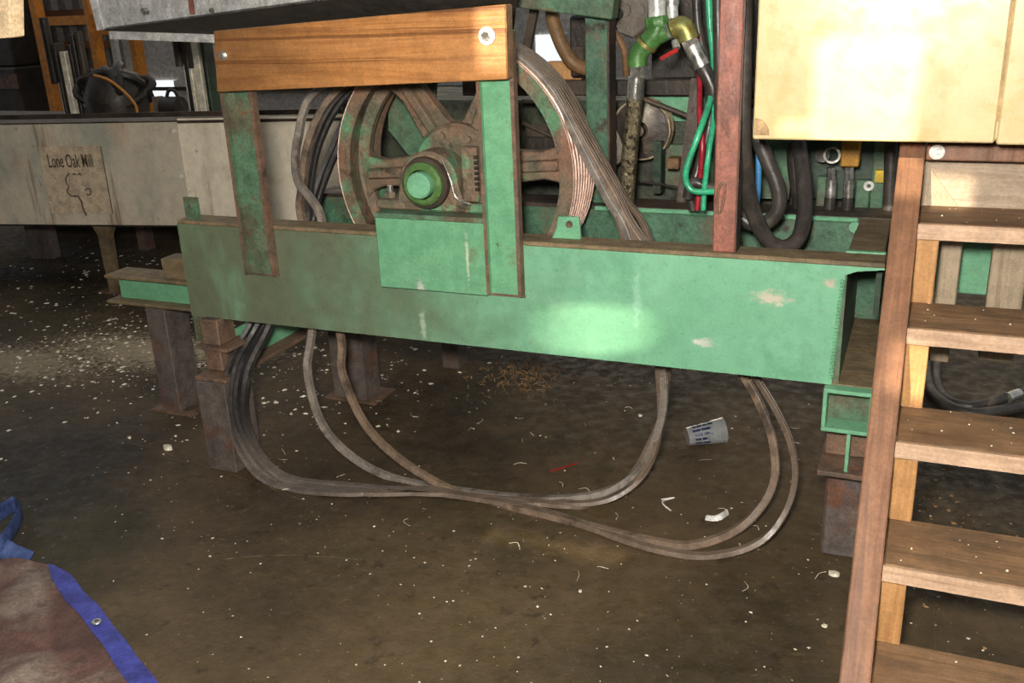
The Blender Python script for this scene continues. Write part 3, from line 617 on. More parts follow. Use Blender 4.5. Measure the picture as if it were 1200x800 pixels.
# mill bed behind the conveyor with hydraulic masts
BYY = 4.5
def bp(x, y, Y=BYY): return at(x, y, Y=Y)
zb = at(150, 141, Y=4.36).z
mbed = empty('mill_bed', (-4.6, 4.6, 0), 'black steel mill bed behind the grey conveyor', 'mill bed')
MB().box((-7.5, 4.35, zb-.10), (-3.2, 4.75, zb)).build('rail', M['dark'], mbed)
for x in (-7.2, -5.9): MB().box((x, 4.4, 0), (x+.1, 4.5, zb-.1)).build('leg', M['dark'], mbed)
for px_ in (41, 56, 168):
    f_ = at(px_, 303 if px_ < 100 else 293, Z=0); MB().box((f_.x-.035, f_.y, 0), (f_.x+.035, f_.y+.07, zb-.1)).build('leg', M['steel_leg'], mbed)
MB().box((-5.6, 4.72, .0), (-3.0, 4.75, zb-.1)).build('shade_panel', M['dark'], mbed)  # added dark sheet in place of the shade below the conveyor
MB().box((-7.5, 4.36, .22), (at(60, 280, Y=4.4).x, 4.44, .30)).build('lower_rail', M['darkbrown'], mbed)
def mast(lst, label, x):
    r = empty('hydraulic_mast', (x, BYY, zb), label, 'hydraulic mast', 'upright hydraulic masts on the mill bed')
    for nm, px0, px1, py0, py1, mat, rnd in lst:
        a_ = bp((px0+px1)/2, 100); wd = (px1-px0)/F*BYY*1.12; zt = bp((px0+px1)/2, py0).z; z_ = max(zb, bp((px0+px1)/2, py1).z)
        if rnd: MB().cyl((a_.x, BYY, z_), (a_.x, BYY, zt), wd/2, 16).build(nm, M[mat], r)
        else: MB().box((a_.x-wd/2, BYY-.03, z_), (a_.x+wd/2, BYY+.05, zt)).build(nm, M[mat], r, bevel=.004)
    return r
mast([('cylinder', 60, 72, 20, 98, 'dark', 1), ('rod', 69, 73, 96, 142, 'white', 1), ('wear_bar', 79, 89, 60, 142, 'slat', 0), ('rear_bar', 73, 78, 50, 142, 'dark', 0), ('rear_bar', 90, 96, 52, 142, 'dark', 0)], 'leftmost hydraulic mast with black cylinder and pale wear bar', bp(76, 140).x)
mast([('cylinder', 97, 108, 36, 90, 'darkbrown', 1), ('column', 95, 101, 40, 142, 'dark', 0), ('rod', 109, 113, 80, 146, 'steel_leg', 1), ('bracket', 99, 105, 92, 142, 'dark', 0)], 'dark hydraulic mast beside the black hose coil', bp(104, 140).x)
mast([('cylinder', 209, 221, 30, 78, 'darkbrown', 1), ('rod', 218, 222, 76, 128, 'white', 1), ('column', 222, 229, 30, 140, 'dark', 0), ('wear_bar', 233, 243, 30, 130, 'slat', 0), ('rear_bar', 244, 250, 30, 140, 'green_dark', 0), ('guide_bar', 227, 232, 80, 135, 'slat', 0)], 'hydraulic mast with bright wear bar just left of the timber board', bp(228, 140).x)
# black hose coil heap with orange cord
hc = empty('hose_coil', bp(145, 142, 4.55), 'black coil of hose heaped between the masts', 'hose coil')
cc = bp(142, 142, 4.55); cc.z = zb
for i in range(9):
    r_ = .20-.012*i; MB().tube([cc+V((r_*math.cos(2*math.pi*k/28)*1.0+.03*math.sin(i*2.1), .11*math.sin(2*math.pi*k/28+i*.7), .05+.012*i+.07+r_*(.35+.05*i)*math.sin(2*math.pi*k/28+.5*math.sin(i*1.7)))) for k in range(28)], .024, 8, closed=True).build('coil', M['dark'], hc)
MB().lathe([(.01, 0), (.17, .0), (.19, .12), (.14, .24), (.05, .28), (.01, .28)], cc, (0, 0, 1), 20).build('core', M['dark'], hc)
cord = MB().tube(spline([bp(110, 88, 4.36), bp(128, 94, 4.36), bp(148, 110, 4.36), bp(160, 126, 4.36), bp(158, 138, 4.36), bp(145, 141, 4.36), bp(135, 142, 4.36)], 6), .008, 8).build('extension_cord', M['cord']); tag(cord, 'orange cord hanging over the black hose coil', 'cord')
pm = empty('pump_motor', bp(192, 140, 4.5), 'small black motor with loop handle by the pale wear bar', 'motor')
c_ = bp(205, 128); MB().cyl((c_.x-.07, BYY, zb+.06), (c_.x+.05, BYY, zb+.06), .06, 20).build('body', M['dark'], pm); MB().tube(spline([c_+V((-.06, 0, .02)), c_+V((-.03, 0, .10)), c_+V((.02, 0, .10)), c_+V((.05, 0, .02))], 6), .010, 8).build('handle', M['dark'], pm)
MB().box((c_.x-.13, BYY-.03, zb), (c_.x-.10, BYY+.03, zb+.12)).build('clamp', M['greycast'], pm)
# orange rack near the back wall
rk = empty('orange_rack', (at(60, 60, Y=8).x, 8, 0), 'orange painted steel rack in front of the ribbed wall', 'rack')
for x in (52, 114, 160):
    X_ = at(x, 60, Y=8).x; MB().box((X_-.035, 7.95, 0), (X_+.035, 8.07, 3.0)).build('upright', M['orange'], rk)
xa, xb = at(52, 20, Y=8).x, at(114, 20, Y=8).x
for z in (1.33, 2.2): MB().box((xa, 7.96, z-.045), (xb, 8.06, z+.045)).build('beam', M['orange'], rk)
xc = at(160, 20, Y=8).x
for z in (.75, 1.2): MB().box((xb, 7.98, z-.025), (xc, 8.04, z+.025)).build('rail', M['orange'], rk)
cl = MB().box((at(135, 60, Y=8.3).x-.03, 8.28, 0), (at(135, 60, Y=8.3).x+.03, 8.34, 3)).build('conduit_pole', M['pipe']); tag(cl, 'thin white pole right of the orange rack', 'pole')
db = empty('dark_cabinet', (-10.5, 8.3, 0), 'dark machine standing at the far left edge behind the conveyor', 'machine')
MB().box((-11.4, 8.2, 0), (at(26, 120, Y=8.2).x, 8.8, .85)).build('body', M['dark'], db, bevel=.02); MB().box((-11.4, 8.3, .85), (at(14, 60, Y=8.3).x, 8.7, 1.9)).build('hood', M['dark'], db, bevel=.02); MB().box((-11.3, 8.18, .62), (at(22, 100, Y=8.2).x, 8.2, .78)).build('panel', M['rust'], db)
# timber end poking in at the top left corner
q0, q1, q2, q3 = at(-500, -30, Y=1.6), at(10, -30, Y=1.6), at(12, 44, Y=1.6), at(-500, 80, Y=1.6)
tm = MB().prism([q0, q1, q2, q3], (0, .04, 0)).build('timber_offcut', M['cardboard'], bevel=.003); tag(tm, 'pale timber end poking in at the top left corner', 'timber')
# dark low frames under the conveyor
for i, (x, y0) in enumerate(((-5.05, 5.0), (-4.6, 5.4), (-5.6, 5.6))):
    lf = empty('floor_skid', (x, y0, 0), ['dark low steel skid under the conveyor, nearest one', 'dark low steel skid under the conveyor, middle one', 'dark low steel skid under the conveyor, farthest one'][i], 'skid', 'low skids under the conveyor')
    MB().box((x-1.3, y0, .32), (x+.6, y0+.12, .40)).build('beam', M['darkbrown'], lf)
    for dx in (-1.0, .3): MB().box((x+dx, y0+.01, 0), (x+dx+.08, y0+.11, .32)).build('leg', M['steel_leg'], lf)

# ------------------------------------------------------------------ machinery behind the frame
pw = empty('power_unit', (-.9, 3.3, 0), 'dark green power unit behind the pulley and hoses', 'power unit')
MB().box((-2.0, 3.10, .503), (.25, 3.6, 1.06)).build('body', M['grime'], pw, bevel=.01)
MB().box((-1.45, 3.0, 1.085), (-.45, 3.08, 1.135)).build('top_rail', M['darkbrown'], pw, bevel=.004)
MB().box((at(764, 40, Y=3.14).x, 3.14, 1.06), (.25, 3.3, 1.75)).build('dark_backing', M['dark'], pw)  # added dark sheet standing in for the darkness behind the hoses
MB().box((-.87, 3.07, 1.00), (-.60, 3.09, 1.085)).build('green_panel', M['green'], pw)
MB().box((-1.25, 3.02, .60), (-.5, 3.10, .80)).build('lower_panel', M['grime'], pw)
MB().box((-.78, 3.04, .78), (-.60, 3.06, .93)).build('lower_panel', M['green_dirty'], pw)
def back_disc(px, py, rpx, Y, w, name, mat, mat2, label):
    c = at(px, py, Y=Y); r = rpx/F*Y
    t_ = empty(name, c-V((0, 0, r)), label, 'pulley')
    MB().lathe([(.01, 0), (r*.3, -.02), (r*.85, 0), (r*.97, 0), (r*.97, w), (.01, w)], c, AX, 40).build('disc', M[mat], t_)
    MB().lathe([(r*.95, -.002), (r, -.002), (r, w*.28), (r*.95, w*.4), (r, w*.52), (r*.95, w*.7), (r, w*.8), (r, w), (r*.95, w)], c, AX, 40, closed=True).build('groove_band', M[mat2], t_)
    MB().cyl(c-AX*.03, c+AX*.18, r*.18).build('shaft', M['dark'], t_)
back_disc(751, 152, 36, 2.93, .05, 'small_pulley', 'dark', 'bronze', 'small dark pulley with polished groove right of the braided hose')
back_disc(708, 170, 29, 2.93, .05, 'small_pulley', 'greycast', 'dark', 'small grey disc pulley left of the braided hose')
el = MB().tube(spline([at(646, -5, Y=2.95), at(648, 22, Y=2.95), at(658, 52, Y=2.95), at(672, 74, Y=2.95), at(692, 82, Y=2.98)], 8), .022, 16).build('exhaust_pipe', M['elbow']); tag(el, 'curved rusty brown pipe left of the rear green upright', 'pipe')
pb = MB().bar(at(627, 8, Y=2.9), at(616, 66, Y=2.9), .025, .02, (0, 1, 0)).build('flat_brace', M['darkbrown'], None); tag(pb, 'dark leaning flat bar above the belts', 'brace')
mo = empty('electric_motor', at(676, 85, Y=2.98), 'dark motor block left of the rear green upright', 'motor')
MB().box((at(667, 40, Y=3.0).x, 3.0, 1.14), (at(692, 40, Y=3.0).x, 3.12, at(676, 18, Y=3.0).z)).build('body', M['dark'], mo, bevel=.008)
MB().box((at(670, 40, Y=2.99).x, 2.985, 1.15), (at(684, 40, Y=2.99).x, 3.0, 1.24)).build('cover', M['darkbrown'], mo, bevel=.004)
bx = MB().box((at(640, 85, Y=3.02).x, 3.01, 1.135), (at(682, 85, Y=3.02).x, 3.06, at(660, 72, Y=3.02).z)).build('wood_block', M['cleat'], bevel=.003); tag(bx, 'light wood block on the rail under the brown pipe', 'block')
# dusty grey casting right of the rear upright
gc = empty('gear_casting', at(735, 40, Y=2.95), 'dusty grey casting beside the green pipe fitting', 'casting')
MB().prism([at(714, -20, Y=2.97), at(762, -20, Y=2.97), at(760, 30, Y=2.97), at(742, 46, Y=2.97), at(722, 38, Y=2.97), at(714, 12, Y=2.97)], (0, .12, 0)).build('body', M['greycast'], gc, bevel=.006)
for x, y in ((731, 12), (748, 12)): q = at(x, y, Y=2.96); MB().cyl(q, q+AX*.03, .02, 16).build('boss', M['greycast'], gc)
q = at(723, 16, Y=2.93); MB().lathe([(.008, 0), (.017, 0), (.017, .01), (.008, .01)], q, AX, 20, closed=True).build('ring', M['dark'], gc)
ar = MB().tube(spline([at(714, 38, Y=2.9), at(724, 44, Y=2.9), at(732, 62, Y=2.9), at(734, 88, Y=2.92)], 6), .011, 10).build('breather_hose', M['elbow']); tag(ar, 'brown hose curving beside the rear green upright', 'hose')
# rods, diagonals
for a_, b_, r_, Y_, lab in (((757, 117), (806, 136), .008, 2.9, 'thin brown rod above the small polished pulley'), ((612, 118), (645, 121), .006, 2.85, 'thin horizontal rod seen inside the pulley rim'), ((612, 144), (648, 160), .007, 2.88, 'thin sloping rod seen inside the pulley rim')):
    o = MB().cyl(at(*a_, Y=Y_), at(*b_, Y=Y_), r_, 10).build('control_rod', M['darkbrown']); tag(o, lab, 'rod')
dg = MB().bar(at(818, 92, Y=2.88), at(800, 242, Y=2.84), .035, .03, (0, 1, 0)).build('diagonal_bar', M['darkbrown']); tag(dg, 'dark diagonal bar left of the green hoses', 'bar')
mt = empty('pump_motor', at(632, 195, Y=2.9), 'dark motor seen through the pulley right of the green post', 'motor')
q = at(634, 172, Y=2.9); MB().cyl(q-AX*.0, q+AX*.16, .062, 24).build('body', M['dark'], mt); MB().box((q.x-.05, 2.89, q.z+.03), (q.x+.05, 2.95, q.z+.066)).build('terminal_box', M['darkbrown'], mt, bevel=.004)
gp = MB().prism([at(455, 100, Y=2.72), at(512, 90, Y=2.72), at(505, 175, Y=2.72), at(490, 196, Y=2.72), at(455, 152, Y=2.72)], (0, .01, 0)).build('guard_plate', M['green_dirty']); tag(gp, 'grey green guard plate seen between the pulley spokes', 'plate')
bk = MB().box((at(783, 190, Y=2.9).x, 2.88, at(783, 197, Y=2.9).z), (at(797, 190, Y=2.9).x, 2.93, at(783, 184, Y=2.9).z)).build('spacer_block', M['elbow'], bevel=.003); tag(bk, 'small brown block under the polished pulley', 'block')
ps = MB().box((at(772, 190, Y=2.92).x-.012, 2.9, .80), (at(772, 190, Y=2.92).x+.012, 2.95, at(772, 165, Y=2.92).z)).build('pulley_support', M['green_dark']); tag(ps, 'dark green support under the small polished pulley', 'support')
cbl = MB().tube(spline([at(750, 212, Y=2.86), at(775, 216, Y=2.86), at(800, 220, Y=2.84)], 5), .004, 6).build('thin_cable', M['rubber']); tag(cbl, 'thin dark cable running to the hose bend', 'cable')

# ------------------------------------------------------------------ pipe fittings, hoses
HY = 2.62
h = lambda x, y, Y=HY: at(x, y, Y=Y)
pf = empty('pipe_fitting', h(770, 60), 'green tee and brass elbow pipe fitting with silver pipes at top', 'pipe fitting')
MB().cyl(h(769, -20), h(770, 24), .023, 20).build('pipe', M['pipe'], pf)
p2 = MB().cyl(h(787, -20, 2.66), h(788, 22, 2.66), .016, 20).build('pipe', M['pipe'], pf)
MB().cyl(h(787, 0, 2.66), h(787, 7, 2.66), .021, 20).build('pipe_collar', M['chrome'], pf)
MB().lathe([(.001, 0), (.030, 0), (.032, .006), (.032, .022), (.028, .028), (.001, .028)], h(770, 32), h(769, 20)-h(770, 32), 8).build('hex_nut', M['fit_green'], pf)
MB().tube(spline([h(771, 30), h(768, 40), h(760, 50)], 6), .028, 20).build('tee', M['fit_green'], pf)
MB().cyl(h(766, 44), h(786, 34), .024, 20).build('tee_branch', M['fit_green'], pf)
for x, y, r in ((782, 36, .026), (787, 34, .023)): MB().cyl(h(x, y), h(x+3, y-1.5), r, 8).build('coupling_ring', M['chrome'], pf)
MB().lathe([(.02, 0), (.031, 0), (.031, .01), (.02, .01)], h(759, 50), h(753, 58)-h(759, 50), 24, closed=True).build('tee_rim', M['brass'], pf)
MB().tube(spline([h(758, 52), h(750, 60), h(747, 70), h(747, 78)], 6), .026, 20).build('elbow', M['fit_green'], pf)
MB().tube(spline([h(788, 34), h(798, 31), (h(804, 36)), h(808, 47)], 6), .027, 20).build('elbow', M['brass'], pf)
lv = MB().bar(h(794, 58, 2.58), h(774, 69, 2.57), .012, .010).build('valve_lever', M['red'], pf); tag(lv, 'red valve lever')
MB().cyl(h(791, 48, 2.6), h(793, 57, 2.59), .010, 10).build('valve_stem', M['chrome'], pf)
# braided hose
bh = empty('braided_hose', h(735, 240), 'oily steel braided hose hanging from the green fitting', 'hose')
MB().cyl(h(747, 76), h(746, 90), .021, 6).build('nut', M['chrome'], bh)
MB().cyl(h(746, 90), h(744, 115), .024, 20).build('ferrule', M['chrome'], bh)
MB().tube(spline([h(744, 112), h(742, 140), h(738, 180), h(735, 220), h(733, 262)], 8), .023, 18).build('hose', M['braid'], bh)
# black hose from the brass elbow
b2 = empty('black_hose', h(835, 110), 'black hose with silver ferrule from the brass elbow behind the red post', 'hose')
MB().cyl(h(807, 46), h(811, 54), .024, 6).build('nut', M['chrome'], b2)
MB().cyl(h(811, 54), h(823, 78), .023, 20).build('ferrule', M['chrome'], b2)
MB().tube(spline([h(822, 76), h(833, 98), h(843, 130), h(848, 200), h(848, 262)], 8), .019, 16).build('hose', M['rubber'], b2)

def hose(pts, r, mat, name, label, Y, n=12):
    o = MB().tube(spline([at(p[0], p[1], Y=(p[2] if len(p) > 2 else Y)) for p in pts], 10), r, n).build(name, M[mat]); tag(o, label, 'hose', 'hoses beside the red post'); return o
hose([(830, -10, 2.70), (832, 30, 2.70), (836, 70, 2.68), (834, 110, 2.62), (822, 148, 2.52), (806, 192, 2.5), (804, 212, 2.5), (814, 224, 2.5), (842, 224, 2.5)], .0085, 'greenhose', 'green_hose', 'bright green hose bending at the bottom left of the red post', 2.50)
hose([(837, -10, 2.70), (836, 60, 2.70), (837, 130, 2.6), (831, 175, 2.53), (826, 216, 2.53), (824, 246, 2.53)], .0075, 'greenhose', 'green_hose', 'green hose running straight down close against the red post', 2.53)
hose([(817, 40, 2.69), (819, 70, 2.69), (820, 100, 2.66), (820, 135, 2.60), (823, 170, 2.56), (820, 212, 2.56), (817, 246, 2.56)], .0075, 'redhose', 'red_hose', 'red hose between the two green hoses', 2.56)
hose([(816, -10, 2.72), (818, 30, 2.72), (828, 80, 2.70), (832, 140, 2.64), (820, 190, 2.62), (810, 225, 2.60), (812, 246, 2.60)], .012, 'rubber', 'black_hose', 'black hose behind the red and green hoses', 2.60)
hose([(806, 232), (812, 214), (830, 219), (850, 220)], .014, 'rubber', 'black_hose', 'short black hose stub at the bend of the green hose', 2.54)
hose([(841, -10), (842, 60), (843, 140), (842, 246)], .014, 'rubber', 'black_hose', 'black hose running straight behind the red post', 2.58)
hose([(871, -15, 2.29), (871, 60, 2.29), (870, 140, 2.30), (872, 190, 2.33), (880, 240, 2.38), (897, 278, 2.41), (918, 290, 2.44), (936, 278, 2.48), (943, 245, 2.54), (941, 205, 2.60), (936, 165, 2.66), (934, 140, 2.68)], .0200, 'rubber', 'large_hose', 'thick black hose hanging in a big loop right of the red post', 2.42, 18)
hose([(876, 130), (884, 152), (898, 185), (912, 222), (911, 246), (898, 261), (880, 262), (862, 250)], .0195, 'rubber', 'large_hose', 'thick black hose curling back under the cream cabinet corner', 2.50, 18)
hose([(889, 150), (889, 200), (888, 225), (886, 243), (884, 255)], .008, 'bluehose', 'blue_hose', 'short blue hose inside the black hose loop', 2.56)
# hydraulic valve bank under the cabinet
vb = empty('valve_bank', (-.15, 2.9, .792), 'hydraulic valve bank with fittings under the cream cabinet', 'valve')
vp = lambda x, y, Y=2.92: at(x, y, Y=Y)
MB().box((vp(888, 200).x, 2.93, .792), (vp(926, 200).x, 2.95, 1.15)).build('green_panel', M['green_dirty'], vb)
MB().box((vp(926, 200).x, 2.97, .792), (vp(1080, 200).x, 3.0, 1.15)).build('back_panel', M['green_dark'], vb)
for x0, x1, y0, y1 in ((958, 972, 208, 246), (1004, 1021, 212, 246), (1022, 1038, 165, 246)): MB().box((vp(x0, 200).x, 2.935, vp(x0, y1).z), (vp(x1, 200).x, 2.965, vp(x0, y0).z)).build('valve_section', M['green_dirty'], vb, bevel=.003)
yb = MB().box((vp(986, 180, 2.82).x, 2.80, vp(986, 194, 2.82).z), (vp(1008, 180, 2.82).x, 2.86, vp(986, 160, 2.82).z)).build('amber_valve', M['amber'], vb, bevel=.004)
MB().cyl(vp(964, 182, 2.84), vp(964, 182, 2.90), .020, 16).build('gauge', M['dark'], vb); MB().lathe([(.017, 0), (.023, 0), (.023, .012), (.017, .012)], vp(975, 182, 2.82), AX, 20, closed=True).build('gauge_ring', M['chrome'], vb)
for x in (974, 995):
    MB().cyl(vp(x, 196, 2.82), vp(x, 210, 2.82), .013, 6).build('nut', M['chrome'], vb); MB().cyl(vp(x, 210, 2.82), vp(x-1, 233, 2.82), .015, 14).build('ferrule', M['chrome'], vb)
    MB().cyl(vp(x-1, 231, 2.82), (vp(x-1, 231, 2.82).x, 2.82, .793), .016, 14).build('hose_end', M['rubber'], vb)
MB().lathe([(.006, 0), (.014, 0), (.014, .008), (.006, .008)], vp(1018, 218, 2.92), AX, 20, closed=True).build('white_washer', M['white'], vb)
MB().box((vp(1025, 210, 2.9).x, 2.905, vp(1025, 214, 2.9).z), (vp(1038, 210, 2.9).x, 2.93, vp(1025, 200, 2.9).z)).build('yellow_tag', M['yellow'], vb)
MB().tube(spline([vp(1045, 160, 2.85), vp(1044, 190, 2.85), vp(1043, 220, 2.85), vp(1042, 249, 2.85)], 5), .018, 14).build('black_line', M['rubber'], vb)
MB().tube(spline([vp(930, 165, 2.8), vp(931, 195, 2.8), vp(935, 225, 2.8), vp(938, 246, 2.82)], 5), .020, 14).build('black_line', M['rubber'], vb)
MB().box((vp(1050, 215, 2.88).x, 2.9, vp(1050, 222, 2.9).z), (vp(1060, 215, 2.88).x, 2.94, vp(1050, 200, 2.9).z)).build('green_cap', M['fit_green'], vb)

# ------------------------------------------------------------------ cream cabinet
CY = 2.18
cb = empty('cream_cabinet', (.05, CY+.15, 1.07), 'cream painted metal cabinet at the upper right', 'cabinet')
cx0 = at(882, 163, Y=CY).x; cz = at(882, 163, Y=CY).z; cxh = at(1166, 173, Y=CY).x
MB().box((cx0+.004, CY+.012, cz+.003), (.85, 2.60, 1.75)).build('body', M['cream'], cb, bevel=.004)
d1 = MB().box((cx0, CY-.002, cz), (cxh-.003, CY+.012, 1.75)).build('door', M['cream'], cb, bevel=.003)
d2 = MB().box((cxh+.001, CY-.006, cz-.002), (.85, CY+.012, 1.75)).build('door', M['cream'], cb, bevel=.003)
MB().box((cxh-.0035, CY+.0, cz+.045), (cxh+.0015, CY+.010, 1.75)).build('door_seam', M['cabinet_rust'], cb)
cs = MB(); ccr = at(884, 158, Y=CY-.003)
poly = [ccr]+[ccr+V((.032*math.cos(t), 0, .036*math.sin(t))) for t in [math.pi/2*k/8 for k in range(9)]]
cs.prism(poly, (0, -.002, 0)).build('corner_chip', M['cabinet_rust'], d1)

# ------------------------------------------------------------------ timber stairs and platform
stp = empty('timber_stairs', (.4, 1.9, 0), 'steep open timber stairs at the lower right', 'stairs')
RI, RU = .1838, .1654
Zs = [.1665+RI*i for i in range(5)]; Ys = [1.55+RU*i for i in range(5)]
def nose(z): return 1.4+.9*z
# stringer: sloped plank along the nosing line
z_top = 1.06; L0 = -.05; L1 = .004
st = MB().prism([(L0, nose(0)-.012, 0), (L0, nose(z_top)-.012, z_top), (L0, nose(z_top)+.20, z_top), (L0, nose(0)+.20, 0)], (L1-L0, 0, 0)).build('stringer', M['stringer'], stp, bevel=.003)
MB().prism([(.86, nose(0)-.012, 0), (.86, nose(z_top)-.012, z_top), (.86, nose(z_top)+.20, z_top), (.86, nose(0)+.20, 0)], (.05, 0, 0)).build('stringer', M['stringer'], stp, bevel=.003)
for i, (z, y) in enumerate(zip(Zs, Ys)):
    tdo = MB().box((L1+.001, y, z-.038), (.86, y+.19, z)).build('tread', M['tread'], stp, bevel=.004)
    MB().box((L1+.001, y-.0015, z-.036), (.86, y, z-.002)).build('worn_edge', M['tread_edge'], tdo)
    zl = Zs[i-1] if i else 0
    MB().box((L1+.001, y+.012, zl), (L1+.046, y+.055, z-.038)).build('cleat', M['cleat'] if i > 0 else M['cleat'], stp, bevel=.002)
pt = empty('timber_platform', (.4, 2.45, 0), 'grey weathered timber landing behind the top of the stairs', 'platform')
za = at(1085, 252, Y=2.42).z; zt = at(1085, 192, Y=2.36).z
MB().box((L1+.002, 2.405, za-.01), (.86, 2.44, zt)).build('fascia_plank', M['greywood'], pt, bevel=.003)
q = at(1090, 188, Y=2.33)
rl = MB().box((.006, 2.33, q.z), (.86, 2.40, q.z+.035)).build('edge_rail', M['stringer'], pt, bevel=.003)
q = at(1098, 178, Y=2.325); wsh = MB().lathe([(.001, 0), (.016, 0), (.016, .004), (.001, .004)], q, (0, -1, 0), 20).build('washer', M['white'], pt); MB().cyl(q-AX*.004, q-AX*.010, .007, 6).build('bolt', M['chrome'], wsh)
MB().prism([(L1+.002, 2.398, za-.01), (L1+.002, 2.398, zt), (L1+.11, 2.398, za-.01)], (0, .007, 0)).build('corner_gusset', M['greywood_v'], pt)
for x0, x1, yy in ((1099, 1124, 2.45), (1160, 1203, 2.45)):
    a_, b_ = at(x0, 320, Y=yy).x, at(x1, 320, Y=yy).x
    MB().box((a_, yy, at(x0, 424, Y=yy).z), (b_, yy+.04, za-.01)).build('support_post', M['greywood_v'], pt, bevel=.003)
dk = MB()
for i in range(9): MB().box((.0, 2.44+.1*i, zt-.04), (.86, 2.535+.1*i, zt)).build('deck_board', M['greywood'], pt, bevel=.003)
# hose on the floor behind the stairs
fh = empty('floor_hose', at(1120, 470, Z=0), 'black hose with silver ferrule lying on the floor behind the stairs', 'hose')
MB().tube(spline([floorp(1103, 405, .03), floorp(1097, 440, .03), floorp(1108, 466, .03), floorp(1135, 476, .03), floorp(1165, 470, .04), floorp(1188, 463, .05)], 8), .017, 12).build('hose', M['rubber'], fh)
MB().cyl(floorp(1180, 466, .05), floorp(1194, 461, .052), .019, 14).build('ferrule', M['chrome'], fh); MB().tube(spline([floorp(1192, 462, .052), floorp(1225, 450, .055), floorp(1280, 440, .03)], 6), .015, 12).build('hose', M['rubber'], fh)
f2 = MB().tube(spline([floorp(1085, 425, .022), floorp(1093, 460, .022), floorp(1130, 483, .022), floorp(1180, 480, .022), floorp(1240, 465, .022)], 8), .02, 12).build('floor_hose', M['rubber']); tag(f2, 'thicker plain black hose on the floor behind the stairs', 'hose')

# ------------------------------------------------------------------ tarp, strap, cup
tr_ = empty('maroon_tarp', floorp(60, 760), 'dusty maroon tarp with blue hem on the floor at lower left', 'tarp')
def sheet(outline, z0, th, name, mat, par, amp=.006, sub=5):
    bm = bmesh.new(); org = V(par['org'])
    vs = [bm.verts.new(p) for p in outline]; f = bm.faces.new(vs); bmesh.ops.triangulate(bm, faces=[f])
    for _ in range(sub): 
        es = [e for e in bm.edges if e.calc_length() > .035]
        if es: bmesh.ops.subdivide_edges(bm, edges=es, cuts=1, use_grid_fill=True); bmesh.ops.triangulate(bm, faces=bm.faces[:])
    for v in bm.verts: v.co.z = z0+amp*(1+math.sin(v.co.x*23+v.co.y*9)*math.sin(v.co.y*31-v.co.x*5))
    r = bmesh.ops.extrude_face_region(bm, geom=bm.faces[:]); 
    for g_ in r['geom']:
        if isinstance(g_, bmesh.types.BMVert): g_.co.z += th
    bmesh.ops.recalc_face_normals(bm, faces=bm.faces)
    for v in bm.verts: v.co -= org
    me = bpy.data.meshes.new(name); bm.to_mesh(me); bm.free(); me.materials.append(mat)
    me.polygons.foreach_set('use_smooth', [True]*len(me.polygons)); me.set_sharp_from_angle(angle=.9)
    o = bpy.data.objects.new(name, me); COL.objects.link(o); o.parent = par; o['org'] = list(org); return o
fz = lambda x, y: at(x, y, Z=.012)
inner = [fz(-60, 662), fz(-20, 660), fz(20, 656), fz(56, 660), fz(61, 680), fz(78, 705), fz(99, 728), fz(124, 762), fz(152, 806), fz(180, 855), fz(-60, 880)]
hemo = [fz(56, 660), fz(63, 661), fz(81, 672), fz(98, 692), fz(118, 713), fz(148, 752), fz(187, 802), fz(222, 850), fz(180, 855), fz(152, 806), fz(124, 762), fz(99, 728), fz(78, 705), fz(61, 680)]
sheet(inner, .003, .004, 'sheet', M['tarp'], tr_, .007)
hm = sheet(hemo, .006, .004, 'hem', M['hem'], tr_, .006)
q = at(113, 727, Z=.024); MB().lathe([(.005, 0), (.011, 0), (.012, .002), (.011, .004), (.005, .004)], V((q.x, q.y, .0195)), (0, 0, 1), 24, closed=True).build('grommet', M['chrome'], hm); MB().lathe([(.0005, 0), (.0055, 0), (.0055, .002), (.0005, .002)], V((q.x, q.y, .0195)), (0, 0, 1), 16).build('grommet_hole', M['dark'], hm)
cr_ = empty('crumpled_strap', floorp(10, 640), 'faded blue strap crumpled beyond the maroon tarp', 'strap')
def band(pts, w, name, par, mat, t=.006, wd=(0, 0, 1)):
    return MB().ribbon(spline(pts, 8), w, t, wd).build(name, mat, par)
band([floorp(-20, 640, .05), floorp(2, 636, .05), floorp(16, 618, .05), floorp(24, 600, .05), floorp(18, 590, .05), floorp(6, 596, .05), floorp(-20, 612, .05)], .05, 'loop', cr_, M['bluecloth'])
band([floorp(-25, 632, .03), floorp(0, 640, .035), floorp(14, 648, .02), floorp(34, 656, .012)], .05, 'tail', cr_, M['bluecloth'], wd=(.3, .7, .6))
